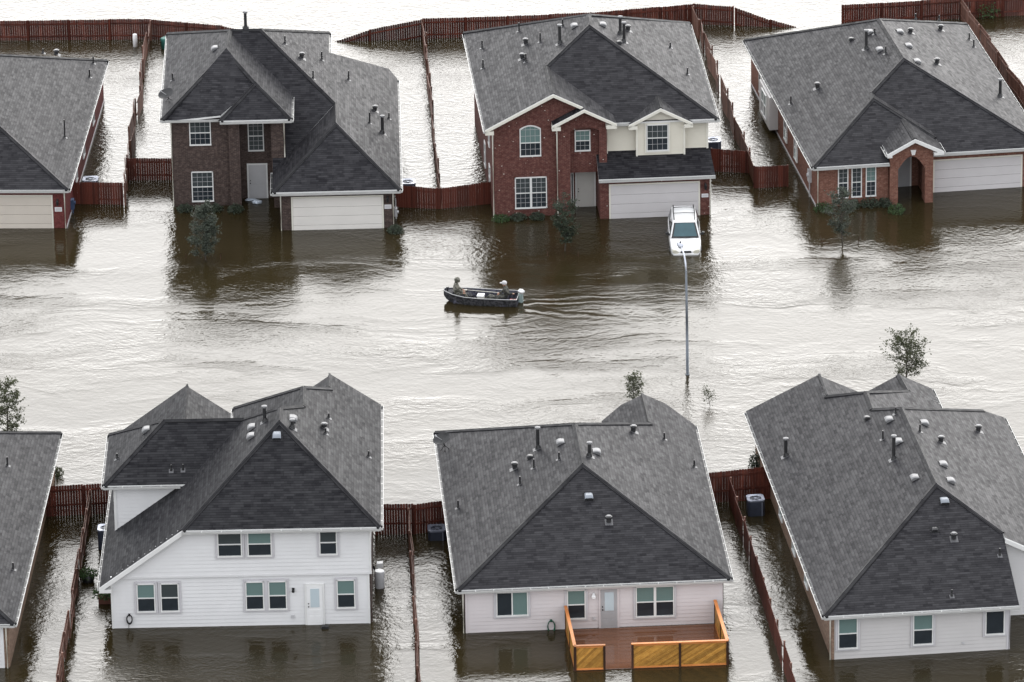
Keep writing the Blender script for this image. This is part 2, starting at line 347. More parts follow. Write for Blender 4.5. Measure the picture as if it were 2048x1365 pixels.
def wall(parent, polys, mat, name='wall'):
    """polys: list of (points, axis, a, b) prisms or 6-number boxes, all one wall"""
    mb = MB()
    for p in polys:
        if len(p) == 6: mb.box(*p)
        else: mb.prism(*p)
    return mb.obj(name, mat, parent)
def window(parent, x, y, z, w, h, rz=0.0, kind='double', grid=None, trim=None, blind=(True, False), blindmat='glass_blind', arch=0.0):
    """(x,y,z) = lower left corner seen from outside; faces local -y before the turn rz"""
    mb = MB(); fw = .055; d0, d1 = -.055, .02
    cols = {'double': 1, 'twin': 2, 'picture': 1, 'slider': 1}[kind]
    if arch == 0:
        mb.box(0, w, d0, d1, h-fw, h)
    mb.box(0, fw, d0, d1, 0, h); mb.box(w-fw, w, d0, d1, 0, h); mb.box(-.01, w+.01, d0-.015, d1, -.02, fw)
    if arch:
        n = 10; pts = [(w*k/n, h+arch*(1-(2*k/n-1)**2)) for k in range(n+1)]; low = [(fw+(w-2*fw)*k/n, h-fw+arch*(1-(2*k/n-1)**2)) for k in range(n+1)]
        for k in range(n): mb.prism([low[k], low[k+1], pts[k+1], pts[k]], 'y', d0, d1)
    if kind == 'twin': mb.box(w/2-.06, w/2+.06, d0, d1, fw, h-fw)
    if kind == 'slider': mb.box(w/2-.03, w/2+.03, d0+.005, d1, fw, h-fw)
    if trim:
        t, td = .10, -.03; tm = 1
        mb.box(-t, w+t, td, d1, h, h+t, tm); mb.box(-t, w+t, td, d1, -t, -.021, tm); mb.box(-t, -.011, td, d1, -.021, h, tm); mb.box(w+.011, w+t, td, d1, -.021, h, tm)
    fr = mb.obj('window', ['trim_white', trim or 'trim_white'], parent); fr.location = (x, y, z); fr.rotation_euler = (0, 0, rz)
    def pane(x0, x1, z0, z1, mat, ar=0):
        m = MB()
        if ar:
            n = 8; pts = [(x0, z0), (x1, z0)]+[(x1-(x1-x0)*k/n, z1+ar*(1-(2*k/n-1)**2)) for k in range(n+1)]; m.prism(pts, 'y', -.012, .01)
        else: m.box(x0, x1, -.012, .01, z0, z1)
        m.obj('pane', mat, fr)
    segs = [(fw, w-fw)] if cols == 1 else [(fw, w/2-.06), (w/2+.06, w-fw)]
    if kind == 'slider':
        pane(fw, w/2-.03, fw, h-fw, 'glass_dark'); pane(w/2+.03, w-fw, fw, h-fw, blindmat)
    elif kind == 'picture': pane(fw, w-fw, fw, h-fw, 'glass_dark')
    else:
        bl = blind if isinstance(blind[0], (tuple, list)) else [blind]*cols
        zm = h*.49
        for (x0, x1), b_ in zip(segs, bl):
            m = MB(); m.box(x0, x1, d0+.008, d1, zm-.025, zm+.025); m.obj('meeting_rail', 'trim_white', fr)
            up_m = b_[0] if isinstance(b_[0], str) else (blindmat if b_[0] else 'glass_dark'); lo_m = b_[1] if isinstance(b_[1], str) else (blindmat if b_[1] else 'glass_dark')
            pane(x0, x1, fw, zm-.025, lo_m); pane(x0, x1, zm+.025, h-fw, up_m, arch)
            if grid:
                m = MB(); nx, nz = grid
                for k in range(1, nx): xx = x0+(x1-x0)*k/nx; m.box(xx-.007, xx+.007, -.026, -.0125, fw, h-fw+(arch*.75 if arch else 0))
                for z0, z1 in ((fw, zm-.025), (zm+.025, h-fw)):
                    for k in range(1, nz+(1 if arch and z0 > zm else 0)): zz = z0+(z1-z0)*k/nz; m.box(x0, x1, -.025, -.013, zz-.007, zz+.007)
                m.obj('muntin_grid', 'door_grey', fr)
    return fr
def siding(wallobj, segs, y, z0, z1, mat, pitch=.19, rz=0, thick=.028):
    """lapped boards, one object each; segs(z) -> list of (x0,x1) the board spans at height z"""
    z = z0
    while z < z1-.02:
        h = min(pitch, z1-z)
        for (x0, x1) in segs(z+h*.5):
            if x1-x0 < .1: continue
            mb = MB(); mb.prism([(y, z+.001), (y-thick, z+.001), (y-.004, z+h+.012), (y, z+h+.012)], 'x', x0, x1); mb.obj('siding_board', mat, wallobj)
        z += pitch
def garage_door(parent, x0, x1, y, z1, mat, z0=-.25):
    mb = MB(); t = .09
    mb.box(x0-t, x0-.002, y-.03, y+.03, z0, z1+t); mb.box(x1+.002, x1+t, y-.03, y+.03, z0, z1+t); mb.box(x0-.002, x1+.002, y-.03, y+.03, z1+.002, z1+t)
    o = mb.obj('garage_door', 'trim_cream', parent)
    hs = (z1-z0)/4
    for k in range(4):
        m = MB(); a, b = z0+k*hs+.008, z0+(k+1)*hs-.008; m.box(x0+.004, x1-.004, y-.028, y+.02, a, b)
        n = 8; w = (x1-x0)/n
        for j in range(n): m.box(x0+j*w+.09, x0+(j+1)*w-.09, y-.034, y-.0281, a+.10, b-.10)
        m.obj('door_section', mat, o)
    return o
def panel_door(parent, x0, x1, y, z0, z1, mat, glass=None, knob_left=True, trim='trim_white'):
    mb = MB(); mb.box(x0, x1, y-.05, y+.02, z0, z1)
    w = x1-x0
    rows = ((.08, .40), (.46, .74), (.79, .95)) if not glass else ((.08, .24), (.27, .40))
    for a, b in rows:
        for q in (0, 1): mb.box(x0+w*(.14+.40*q), x0+w*(.46+.40*q), y-.062, y-.0502, z0+(z1-z0)*a, z0+(z1-z0)*b)
    o = mb.obj('door', mat, parent)
    m = MB(); t = .09; m.box(x0-t, x0-.004, y-.035, y+.02, z0, z1+t); m.box(x1+.004, x1+t, y-.035, y+.02, z0, z1+t); m.box(x0-.004, x1+.004, y-.035, y+.02, z1+.004, z1+t); m.obj('door_frame', trim, o)
    kx = x0+.08 if knob_left else x1-.08
    m = MB(); m.tube([(kx, y-.05, z0+.98), (kx, y-.12, z0+.98)], [.025, .034], 8); m.tube([(kx, y-.05, z0+1.12), (kx, y-.08, z0+1.12)], .03, 8); m.obj('knob', 'plastic_black', o)
    if glass: m = MB(); m.box(x0+w*.24, x1-w*.20, y-.064, y-.052, z0+(z1-z0)*.46, z0+(z1-z0)*.93); m.obj('pane', glass, o)
    return o
def lantern(parent, x, y, z, mat='plastic_black'):
    mb = MB(); mb.box(x-.05, x+.05, y-.03, y, z-.16, z+.16); mb.tube([(x, y-.03, z+.1), (x, y-.14, z+.17), (x, y-.17, z+.1)], .015, 6); mb.tube([(x, y-.17, z+.12), (x, y-.17, z+.06), (x, y-.17, z-.16), (x, y-.17, z-.2)], [.03, .085, .06, .02], 8)
    return mb.obj('wall_lantern', mat, parent)
def plaque(parent, x0, x1, y, z0, z1):
    mb = MB(); mb.box(x0, x1, y-.03, y+.005, z0, z1); mb.box(x0+.03, x1-.03, y-.034, y-.0301, z0+.03, z1-.03, 1); return mb.obj('address_plaque', ['plastic_white', 'trim_grey'], parent)
def vent(rootobj, kind, face_poly, x, y, z, h):
    """a pipe, flue or hood standing on the roof slope `face_poly`"""
    P = [Vector(p) for p in face_poly]; c = sum(P, Vector())/len(P); n = Vector()
    for a, b in zip(P, P[1:]+P[:1]): n += (a-c).cross(b-c)
    n.normalize(); n = n if n.z > 0 else -n
    z = c.z-((x-c.x)*n.x+(y-c.y)*n.y)/n.z
    down = Vector((n.x, n.y, 0)); down = down.normalized() if down.length > 1e-6 else Vector((0, -1, 0))
    mb = MB(); O = Vector((x, y, z)); s = Vector((0, 0, 1)).cross(n).normalized(); t = n.cross(s)
    def slab(w, l, hh, mi, off=0):
        q = [O+s*a*w+t*(b*l+off) for a, b in ((-1, -1), (1, -1), (1, 1), (-1, 1))]; top = [p+n*hh for p in q]
        mb.face(top, mi)
        for i in range(4): mb.face([q[i], q[(i+1) % 4], top[(i+1) % 4], top[i]], mi)
    nm = 'vent_pipe'
    if kind == 'p':
        h = max(h, .25); slab(.11, .12, .012, 1, -.04); mb.tube([O-n*.05, O+Vector((0, 0, .1))], [.085, .052], 8); mb.tube([O, O+Vector((0, 0, h))], .042, 8); mats = ['pipe_black', 'flashing']
    elif kind == 'f':
        nm = 'flue_pipe'; slab(.18, .2, .012, 1, -.06); mb.tube([O-n*.08, O+Vector((0, 0, .18))], [.18, .10], 10); mb.tube([O, O+Vector((0, 0, h-.1))], .085, 10); mb.tube([O+Vector((0, 0, h-.12)), O+Vector((0, 0, h-.1)), O+Vector((0, 0, h-.03)), O+Vector((0, 0, h))], [.10, .14, .14, .05], 10, 2); mats = ['pipe_black', 'flashing', 'vent_metal']
    elif kind == 's':
        nm = 'capped_vent'; h = max(h, .26); slab(.19, .2, .012, 1, -.06); mb.tube([O-n*.06, O+Vector((0, 0, h-.1))], .12, 10); mb.tube([O+Vector((0, 0, h-.12)), O+Vector((0, 0, h-.1)), O+Vector((0, 0, h-.04)), O+Vector((0, 0, h))], [.13, .17, .17, .06], 10); mb.tube([O+Vector((0, 0, h+.001)), O+Vector((0, 0, h+.012))], [.12, .09], 10, 2); mats = ['vent_dark', 'flashing', 'vent_metal']
    elif kind in ('t', 'q', 'q2'):
        nm = 'roof_vent'; W, Lg, H = {'t': (.27, .19, .13), 'q': (.14, .14, .12), 'q2': (.20, .24, .15)}[kind]
        slab(W+.08, Lg+.06, .01, 1)
        # curved hood: rises from the upslope side and overhangs on the downslope side
        upd = t if t.z > 0 else -t; rows = []
        for k in range(6):
            a = k/5; l = -Lg+2*Lg*(1-a); hh = H*math.sin(min(1, a*1.35)*math.pi/2) if a < .75 else H*(1-.25*(a-.75)/.25)
            rows.append((O+upd*l+n*(hh+.01), 1-.10*(1-a)))
        prev = None
        for p, ww in rows:
            cur = (p-s*W*ww, p-s*W*ww*.7+n*.035, p+s*W*ww*.7+n*.035, p+s*W*ww)
            if prev:
                for i in range(3): mb.face([prev[i], prev[i+1], cur[i+1], cur[i]], 0)
                for i in (0, 3):
                    base0 = prev[i]-n*((prev[i]-O).dot(n)); base1 = cur[i]-n*((cur[i]-O).dot(n)); mb.face([prev[i], cur[i], base1, base0], 0)
            prev = cur
        b0, b1 = prev[0]-n*((prev[0]-O).dot(n)), prev[3]-n*((prev[3]-O).dot(n)); mb.face([prev[0], prev[1], prev[2], prev[3], b1, b0], 2)
        mats = ['vent_metal' if kind == 't' else 'vent_blue_grey', 'shingle_cap', 'vent_dark']
        if kind == 'q': mats[0] = 'vent_dark'
    return mb.obj(nm, mats, rootobj, fix=kind not in ('t', 'q', 'q2'))
ROOFS={
'H1':[[(.23,-.3,2.35),(-6.3,6.2,5.8),(-12.8,-.3,2.35)],[(.23,-.3,2.35),(.23,21.4,2.35),(-6.3,12.65,5.8),(-6.3,6.2,5.8)],[(-12.8,-.3,2.35),(-6.3,6.2,5.8),(-6.3,12.65,5.8),(-12.8,21.4,2.35)],[(.23,21.4,2.35),(-12.8,21.4,2.35),(-6.3,12.65,5.8)]],
'H2':[
 [(5,7.1,7.85),(9.12,2.74,4.88),(9.15,-.53,4.86),(12.63,-4.5,2.35),(12.63,13.9,2.35),(12.15,14.7,2.7),(8.77,10.75,5.13),(8.77,14.3,5.13)],
 [(3.3,7.1,7.85),(3.3,3.2,5.2),(6.3,3.2,5.2),(6.3,-.02,3.03),(5.6,-.02,3.03),(5.6,-1.1,2.3),(9.12,2.74,4.88),(5,7.1,7.85)],
 [(9.12,2.74,4.88),(5.6,-1.1,2.3),(5.6,-4.5,2.35),(9.15,-.53,4.86)],
 [(9.15,-.53,4.86),(5.6,-4.5,2.35),(12.63,-4.5,2.35)],
 [(-.45,-.35,5.27),(3.14,3.9,7.75),(3.3,7.1,7.85),(-.48,14.4,5.27)],
 [(-.45,-.35,5.27),(2.8,-.35,5.27),(4.75,1.35,6.7),(3.14,3.9,7.75)],
 [(2.76,-.75,5.25),(6.72,-.75,5.25),(4.75,1.35,6.7)],
 [(3.14,3.9,7.75),(4.75,1.35,6.7),(6.72,-.75,5.25),(6.72,4.3,5.25),(3.3,7.1,7.85)],
 [(2.76,-.75,5.25),(4.75,1.35,6.7),(4.75,2.3,6.7),(2.76,.3,5.25)],
 [(3.3,7.1,7.85),(5,7.1,7.85),(8.77,14.3,5.13),(-.48,14.4,5.27)],
],
'H3':[
 [(-.42,-.42,5.27),(3.35,-.42,7.22),(3.35,4.15,7.25),(5.95,6.89,8.61),(6.08,8.73,8.63),(-.49,16.26,5.27)],
 [(3.35,-.42,7.22),(5.0,-.42,6.385),(5.0,-.75,6.385),(6.75,-.75,5.5),(6.75,.5,5.5),(3.35,4.15,7.25)],
 [(5.0,-.75,6.385),(5.0,.05,6.385),(3.25,.05,5.5),(3.25,-.75,5.5)],
 [(6.7,0,5.27),(12.44,0,5.27),(5.95,6.89,8.61),(3.35,4.15,7.25)],
 [(12.44,0,5.27),(12.5,16.5,5.27),(6.08,8.73,8.63),(5.95,6.89,8.61)],
 [(-.49,16.26,5.27),(6.08,8.73,8.63),(12.5,16.5,5.27)],
 [(7.5,-.25,5.2),(9.25,-.25,6.1),(9.25,1.9,6.1),(7.5,.9,5.2)],
 [(9.25,-.25,6.1),(11.0,-.25,5.2),(11.0,.9,5.2),(9.25,1.9,6.1)],
 [(5.72,-1.25,2.44),(12.15,-1.25,2.44),(12.0,.42,3.48),(5.72,.42,3.48)],
],
'H4':[
 [(-.28,-.4,2.5),(4.0,4.35,4.6),(4.08,5.2,4.62),(6.37,7.6,5.7),(6.34,14.6,5.7),(-.28,21.6,2.5)],
 [(-.28,-.4,2.5),(4.0,-.4,2.5),(4.0,.8,3.03),(6.9,.8,3.03),(6.9,1.2,3.21),(4.0,4.35,4.6)],
 [(4.0,4.35,4.6),(6.9,1.2,3.21),(6.9,2.25,3.21),(4.08,5.2,4.62)],
 [(6.7,.65,2.5),(13.03,.65,2.5),(6.37,7.6,5.7),(4.08,5.2,4.62)],
 [(13.03,.65,2.5),(13.03,22.2,2.5),(6.34,14.6,5.7),(6.37,7.6,5.7)],
 [(-.28,21.6,2.5),(6.34,14.6,5.7),(13.03,22.2,2.5)],
 [(3.85,-.66,3.1),(5.38,-.66,3.9),(5.38,2.75,3.9),(3.85,1.3,3.1)],
 [(5.38,-.66,3.9),(6.98,-.66,3.1),(6.98,1.3,3.1),(5.38,2.75,3.9)],
],
'H0':[[(.33,-.3,2.35),(-5.9,6.2,5.33),(-12.1,-.3,2.35)],[(.33,-.3,2.35),(.33,22.7,2.35),(-5.9,15.7,5.33),(-5.9,6.2,5.33)],[(-12.1,-.3,2.35),(-5.9,6.2,5.33),(-5.9,15.7,5.33),(-12.1,22.7,2.35)],[(.33,22.7,2.35),(-12.1,22.7,2.35),(-5.9,15.7,5.33)]],
'H5':[
 [(-.53,-.35,2.25),(3.4,-.35,5.07),(7.94,4.96,8.3),(7.95,6.6,8.3),(2.97,11.6,4.75),(2.97,18.4,4.75),(-.45,18.4,2.3)],
 [(3.4,-.35,5.07),(12.68,-.4,5.08),(7.94,4.96,8.3)],
 [(12.68,-.4,5.08),(12.63,14.6,5.08),(10.22,14.6,6.72),(10.25,12.8,6.72),(8.96,10.9,7.6),(8.97,8.5,7.6),(7.95,6.6,8.3),(7.94,4.96,8.3)],
 [(8.96,10.9,7.6),(5.45,14.4,5.15),(5.45,10,5.15),(8.97,8.5,7.6)],
 [(10.22,14.6,6.72),(8.3,14.6,5.4),(8.3,12.8,5.4),(10.25,12.8,6.72)],
 [(2.97,11.6,4.75),(6,11.6,2.6),(6,18.4,2.6),(2.97,18.4,4.75)],
 [(-.5,5.2,5.05),(4.3,5.2,5.05),(6.6,8.4,7.03),(2.32,8.4,7.03)],
 [(-.5,5.2,5.05),(2.32,8.4,7.03),(-.5,11.6,5.05)],
 [(-.5,11.6,5.05),(2.32,8.4,7.03),(6.6,8.4,7.03),(4.0,11.6,5.05)],
 [(7.95,6.6,8.3),(8.97,8.5,7.6),(5.45,12,5.15),(2.97,11.6,4.75)],
 [(8.96,10.9,7.6),(10.25,12.8,6.72),(8.3,14.4,5.4),(5.45,14.4,5.15)],
],
'H6':[
 [(-.4,-.3,2.33),(6.03,7.05,5.35),(6.03,12.1,5.35),(-.43,19,2.33)],
 [(-.4,-.3,2.33),(12.42,-.2,2.33),(6.03,7.05,5.35)],
 [(12.42,-.2,2.33),(12.42,18.6,2.35),(11.1,20,2.95),(10,20.1,3.47),(10.05,16.3,3.47),(6.03,12.1,5.35),(6.03,7.05,5.35)],
 [(10,20.1,3.47),(8.9,20.1,2.98),(7.85,19.26,2.45),(7.6,17.5,2.35),(10.05,16.3,3.47)],
 [(6.03,12.1,5.35),(10.05,16.3,3.47),(7.6,18.9,2.35),(-.43,19,2.33)],
],
'H7':[
 [(-.4,-.3,2.35),(6.08,7.1,5.45),(6.05,16.6,5.45),(4.85,18.0,4.88),(4.9,20.2,4.9),(3.15,21.9,4.08),(3.2,24.7,4.1),(-.4,24.7,2.35)],
 [(-.4,-.3,2.35),(8.7,-.35,2.35),(8.7,3.95,4.13),(6.08,7.1,5.45)],
 [(6.08,7.1,5.45),(8.7,3.95,4.13),(8.7,3.4,4.13),(12.1,3.4,2.4),(12.12,22,2.4),(11,21.7,2.95),(6.05,16.6,5.45)],
 [(4.85,18,4.88),(9.2,19,2.5),(9.2,24.2,2.5),(7.6,23.8,3.35),(4.9,20.2,4.9)],
 [(3.2,24.7,4.1),(3.15,21.9,4.08),(6.6,21.9,2.4),(6.6,24.7,2.4)],
 [(4.9,20.2,4.9),(7.6,23.8,3.35),(5,24.3,2.9),(3.15,21.9,4.08)],
 [(6.05,16.6,5.45),(11,21.7,2.95),(8,21.7,3.0),(4.85,18,4.88)],
 [(7.5,26,3.35),(7.6,23.8,3.35),(5.9,23.8,2.5),(5.9,26,2.5)],
 [(7.5,26,3.35),(9.2,26,2.5),(9.2,24.2,2.5),(7.6,23.8,3.35)],
]}
VENTS={
'H1':[('p', 1, -0.7, 6.85, 2.84, 1.04), ('p', 1, -0.39, 17.51, 2.68, 0.46), ('p', 1, -0.41, 19.89, 2.69, 0.43), ('s', 1, -2.37, 18.58, 3.73, 0.18), ('p', 1, -3.04, 17.72, 4.08, 0.09)],
'H2':[('t', 4, 2.47, 5.61, 7.29, 0), ('p', 4, 0.03, 5.28, 5.61, 0.39), ('p', 0, 6.35, 7.38, 6.88, 0.45), ('s', 0, 7.29, 6.81, 6.2, 0.32), ('p', 0, 8.38, 8.68, 5.41, 0.49), ('p', 0, 7.91, 4.52, 5.76, 0.48), ('p', 0, 9.87, 8.23, 4.34, 0.53), ('s', 0, 11.32, 5.89, 3.3, 0.3), ('p', 0, 11.01, 3.2, 3.52, 0.63), ('f', 0, 11.71, 2.9, 3.02, 1.06), ('p', 0, 12.09, 6.04, 2.74, 0.34), ('f', 1, 4.17, 7.16, 7.9, 1.04)],
'H3':[('p', 0, 0.29, 12.32, 5.65, 0.46), ('p', 0, 0.12, 9.12, 5.57, 0.49), ('p', 0, 2.37, 11.88, 6.73, 0.49), ('s', 0, 2.55, 9.34, 6.83, 0.33), ('s', 0, 2.21, 7.35, 6.65, 0.31), ('p', 0, 2.36, 6.57, 6.73, 0.47), ('p', 0, 3.31, 8.46, 7.22, 0.52), ('f', 0, 4.27, 6.62, 7.71, 1.13), ('p', 0, 4.62, 9.0, 7.89, 0.43), ('t', 0, 5.23, 8.04, 8.21, 0), ('t', 4, 6.77, 8.02, 8.23, 0), ('f', 4, 7.77, 7.87, 7.71, 1.07), ('f', 4, 7.87, 6.68, 7.65, 1.18), ('s', 4, 8.33, 9.22, 7.43, 0.32), ('q', 4, 7.51, 5.96, 7.83, 0.13), ('p', 4, 10.74, 9.63, 6.18, 0.31), ('p', 4, 11.34, 5.95, 5.84, 0.38)],
'H4':[('q', 0, 4.58, 13.79, 4.85, 0), ('f', 0, 4.99, 11.52, 5.05, 1.15), ('t', 0, 5.59, 13.46, 5.34, 0), ('p', 0, 5.75, 12.92, 5.42, 0.33), ('t', 0, 5.56, 10.38, 5.33, 0), ('p', 0, 5.71, 9.48, 5.4, 0.45), ('s', 0, 1.83, 9.67, 3.52, 0.33), ('p', 0, 0.27, 9.43, 2.77, 0.45), ('t', 4, 7.28, 13.44, 5.26, 0), ('t', 4, 7.29, 10.95, 5.25, 0), ('t', 4, 7.21, 8.1, 5.29, 0), ('s', 4, 8.15, 14.44, 4.84, 0.28), ('s', 4, 10.66, 18.06, 3.63, 0.31), ('s', 4, 8.69, 9.54, 4.58, 0.34), ('p', 4, 12.45, 18.51, 2.78, 0.41), ('p', 4, 12.44, 17.2, 2.78, 0.44), ('f', 4, 12.0, 7.9, 2.99, 1.07), ('p', 5, 8.85, 16.52, 4.91, 0.34), ('p', 5, 10.69, 18.67, 4.0, 0.31)],
'H0':[('p', 1, -1.63, 16.29, 3.29, 0.45), ('p', 1, -0.28, 5.29, 2.64, 0.34)],
'H5':[('p', 7, 0.07, 7.57, 5.45, 0.28), ('t', 7, 1.48, 8.7, 6.44, 0), ('p', 6, 2.71, 5.9, 5.49, 0.29), ('p', 6, 3.27, 5.92, 5.5, 0.29), ('p', 0, 0.06, 5.59, 2.67, 0.33), ('f', 0, 7.21, 6.24, 7.78, 0.81), ('t', 0, 6.6, 6.56, 7.35, 0), ('t', 0, 6.59, 5.47, 7.34, 0), ('q2', 1, 7.83, 4.22, 7.85, 0), ('t', 2, 8.53, 6.21, 7.9, 0), ('f', 2, 8.55, 5.07, 7.89, 0.48), ('s', 2, 10.0, 7.4, 6.89, 0.26), ('p', 2, 10.07, 6.8, 6.85, 0.29), ('p', 2, 10.19, 8.95, 6.76, 0.22), ('p', 2, 12.08, 7.14, 5.47, 0.3)],
'H6':[('f', 0, 4.17, 11.27, 4.48, 1.14), ('t', 0, 5.25, 10.69, 4.98, 0), ('p', 0, 5.03, 8.9, 4.88, 0.36), ('q', 0, 3.77, 10.65, 4.29, 0), ('p', 0, 3.84, 9.25, 4.33, 0.46), ('s', 0, 2.97, 10.23, 3.92, 0.33), ('p', 0, 3.1, 8.16, 3.97, 0.4), ('p', 0, 0.15, 8.79, 2.59, 0.4), ('f', 2, 6.47, 8.49, 5.14, 0.76), ('t', 2, 6.84, 9.4, 4.97, 0), ('s', 2, 9.04, 14.23, 3.93, 0.34), ('p', 2, 10.59, 14.88, 3.2, 0.34), ('p', 2, 11.86, 12.71, 2.6, 0.35), ('q2', 1, 6.16, 5.03, 4.51, 0), ('s', 1, 6.99, 3.49, 3.87, 0.31)],
'H7':[('f', 0, 0.54, 17.68, 2.81, 0.98), ('q', 0, 4.49, 17.3, 4.71, 0), ('t', 0, 5.35, 16.01, 5.12, 0), ('p', 0, 4.75, 14.34, 4.83, 0.44), ('f', 0, 4.84, 11.72, 4.87, 1.26), ('t', 0, 5.34, 13.25, 5.11, 0), ('t', 0, 5.36, 8.75, 5.12, 0), ('p', 0, 5.7, 16.31, 5.29, 0.35), ('p', 2, 6.51, 14.07, 5.22, 0.38), ('t', 2, 6.97, 15.63, 4.99, 0), ('s', 2, 7.52, 13.89, 4.71, 0.3), ('s', 2, 10.11, 18.04, 3.41, 0.32), ('t', 2, 6.98, 10.45, 4.99, 0), ('t', 2, 6.98, 8.42, 4.99, 0), ('q2', 1, 6.29, 6.04, 5.0, 0), ('s', 1, 6.35, 3.79, 4.07, 0.31), ('q', 1, 5.54, 4.38, 4.31, 0), ('p', 1, 8.32, 2.64, 3.59, 0.36), ('p', 1, 5.68, 0.43, 2.67, 0.33)],
}
# ------------------------------------------------------------------ setting: the flood
def build_water():
    mb = MB(); n = 1
    mb.face([(-1500, -1500, 0), (1500, -1500, 0), (1500, 2600, 0), (-1500, 2600, 0)])
    o = mb.obj('water', 'flood_water', None, fix=False); o['kind'] = 'structure'; o['label'] = 'brown rippled flood water covering street and yards'
    mb = MB(); mb.face([(-1500, -1500, -1.6), (1500, -1500, -1.6), (1500, 2600, -1.6), (-1500, 2600, -1.6)])
    o = mb.obj('ground', 'terracotta', None, fix=False); o['kind'] = 'structure'
build_water()
ORIGIN = {'H3': (-0.89, 18.44, 3.83), 'H2': (-18.68, 20.98, 1.23), 'H1': (-24.4, 17.88, -2.41), 'H4': (16.94, 19.23, 7.54), 'H0': (-23.45, -39.84, -1.72), 'H5': (-18.93, -35.6, 0.58), 'H6': (-2.36, -36.78, 3.26), 'H7': (14.51, -40.41, 5.87)}
def house(key, name, label):
    x, y, a = ORIGIN[key]; h = empty(name, (x, y, 0), R_(a)); tag(h, label, 'house', 'flooded houses along the street'); return h
def roofed(h, key, mat='shingle_grey'):
    r = roof(h, ROOFS[key], mat)
    for v in VENTS[key]: vent(r, v[0], ROOFS[key][v[1]], *v[2:])
    return r
def loc(key, x, y, z=0.0):
    ox, oy, a = ORIGIN[key]; a = R_(a); return (ox+x*math.cos(a)-y*math.sin(a), oy+x*math.sin(a)+y*math.cos(a), z)
WB = -.7   # walls run down below the water line
def H1():
    h = house('H1', 'brick_house', 'single-storey crimson brick house with tan garage door, cut by the left edge, far row')
    wall(h, [(-12.4, 0, 0, 20.9, WB, 2.28)], 'brick_crimson')
    roofed(h, 'H1'); gutter(h, (.23, -.3, 2.33), (.23, 21.4, 2.33), (1, 0, 0)); gutter(h, (-12.8, -.3, 2.33), (.23, -.3, 2.33), (0, -1, 0), False)
    garage_door(h, -5.68, -.8, -.01, 1.86, 'garage_tan'); plaque(h, -.61, -.22, 0, .98, 1.22); lantern(h, -.44, 0, 1.55); downspout(h, -.05, -.06, WB, 2.2)
    wall(h, [(0, .03, .0, 20.9, WB, .12)], 'trim_grey', 'foundation_ledge')
    mb = MB(); mb.box(.0, .18, 2.2, 2.6, .25, .8); mb.tube([(.1, 2.4, .25), (.1, 2.4, WB)], .04, 6); mb.tube([(.19, 2.4, .6), (.26, 2.4, .6)], .1, 10); mb.obj('utility_meter', 'plastic_blue', h)
    for y in (5, 9, 14.5): window(h, .0, y, .75, .9, 1.3, R_(90))
def H2():
    h = house('H2', 'brick_house', 'two-storey dark brown brick house with a white garage wing on its right')
    wall(h, [(0, 3.2, 0, 14, WB, 5.2), (3.2, 3.81, -.3, 14, WB, 5.17), (3.81, 6.25, 1.05, 14, WB, 5.18), (5.55, 6.31, -.3, 3.4, 2.0, 5.16), (6.25, 8.4, 3.5, 14, WB, 5.15)], 'brick_brown')
    wall(h, [(5.62, 12.26, -.55, 13.3, WB, 2.26), (5.99, 12.25, -4.14, -.54, WB, 2.25)], 'brick_brown')
    roofed(h, 'H2')
    gutter(h, (-.45, -.35, 5.22), (-.47, 14.4, 5.22), (-1, 0, 0)); gutter(h, (-.45, -.35, 5.22), (2.76, -.35, 5.22), (0, -1, 0), False); gutter(h, (2.76, -.75, 5.2), (6.72, -.75, 5.2), (0, -1, 0), False); gutter(h, (6.72, -.75, 5.2), (6.72, 3.2, 5.2), (1, 0, 0))
    gutter(h, (5.6, -4.5, 2.3), (12.63, -4.5, 2.3), (0, -1, 0), False); gutter(h, (12.63, -4.5, 2.3), (12.63, 13.9, 2.3), (1, 0, 0)); gutter(h, (8.8, 10.75, 5.1), (8.8, 14.3, 5.1), (1, 0, 0)); gutter(h, (5.6, -4.5, 2.3), (5.6, -1.1, 2.3), (-1, 0, 0))
    window(h, 1.04, -.01, 3.6, 1.19, 1.47, grid=(4, 2), blind=('glass_dim', False)); window(h, 1.06, -.01, .28, 1.21, 1.76, grid=(4, 3), blind=('glass_dim', False)); window(h, 4.24, 1.04, 2.81, .88, 1.79, grid=(3, 3), blind=('glass_dim', 'glass_dim'))
    panel_door(h, 4.22, 5.18, 1.03, -.05, 1.97, 'door_grey'); garage_door(h, 6.7, 11.58, -4.15, 1.85, 'garage_white')
    plaque(h, 11.72, 12.1, -4.14, 1.13, 1.36); lantern(h, 11.9, -4.14, 1.72)
    downspout(h, .03, -.06, WB, 5.1); downspout(h, 6.04, -4.2, WB, 2.2); downspout(h, 12.2, -4.2, WB, 2.2); downspout(h, 6.28, -.36, 2.9, 5.1)
    mb = MB(); mb.box(12.26, 12.42, -2.95, -2.6, .2, .65); mb.tube([(12.34, -2.75, .65), (12.34, -2.75, 1.2)], .025, 6); mb.tube([(12.34, -2.75, .2), (12.34, -2.75, WB)], .04, 6); mb.tube([(12.42, -2.8, .42), (12.5, -2.8, .42)], .08, 10); mb.obj('utility_meter', 'plastic_grey', h)
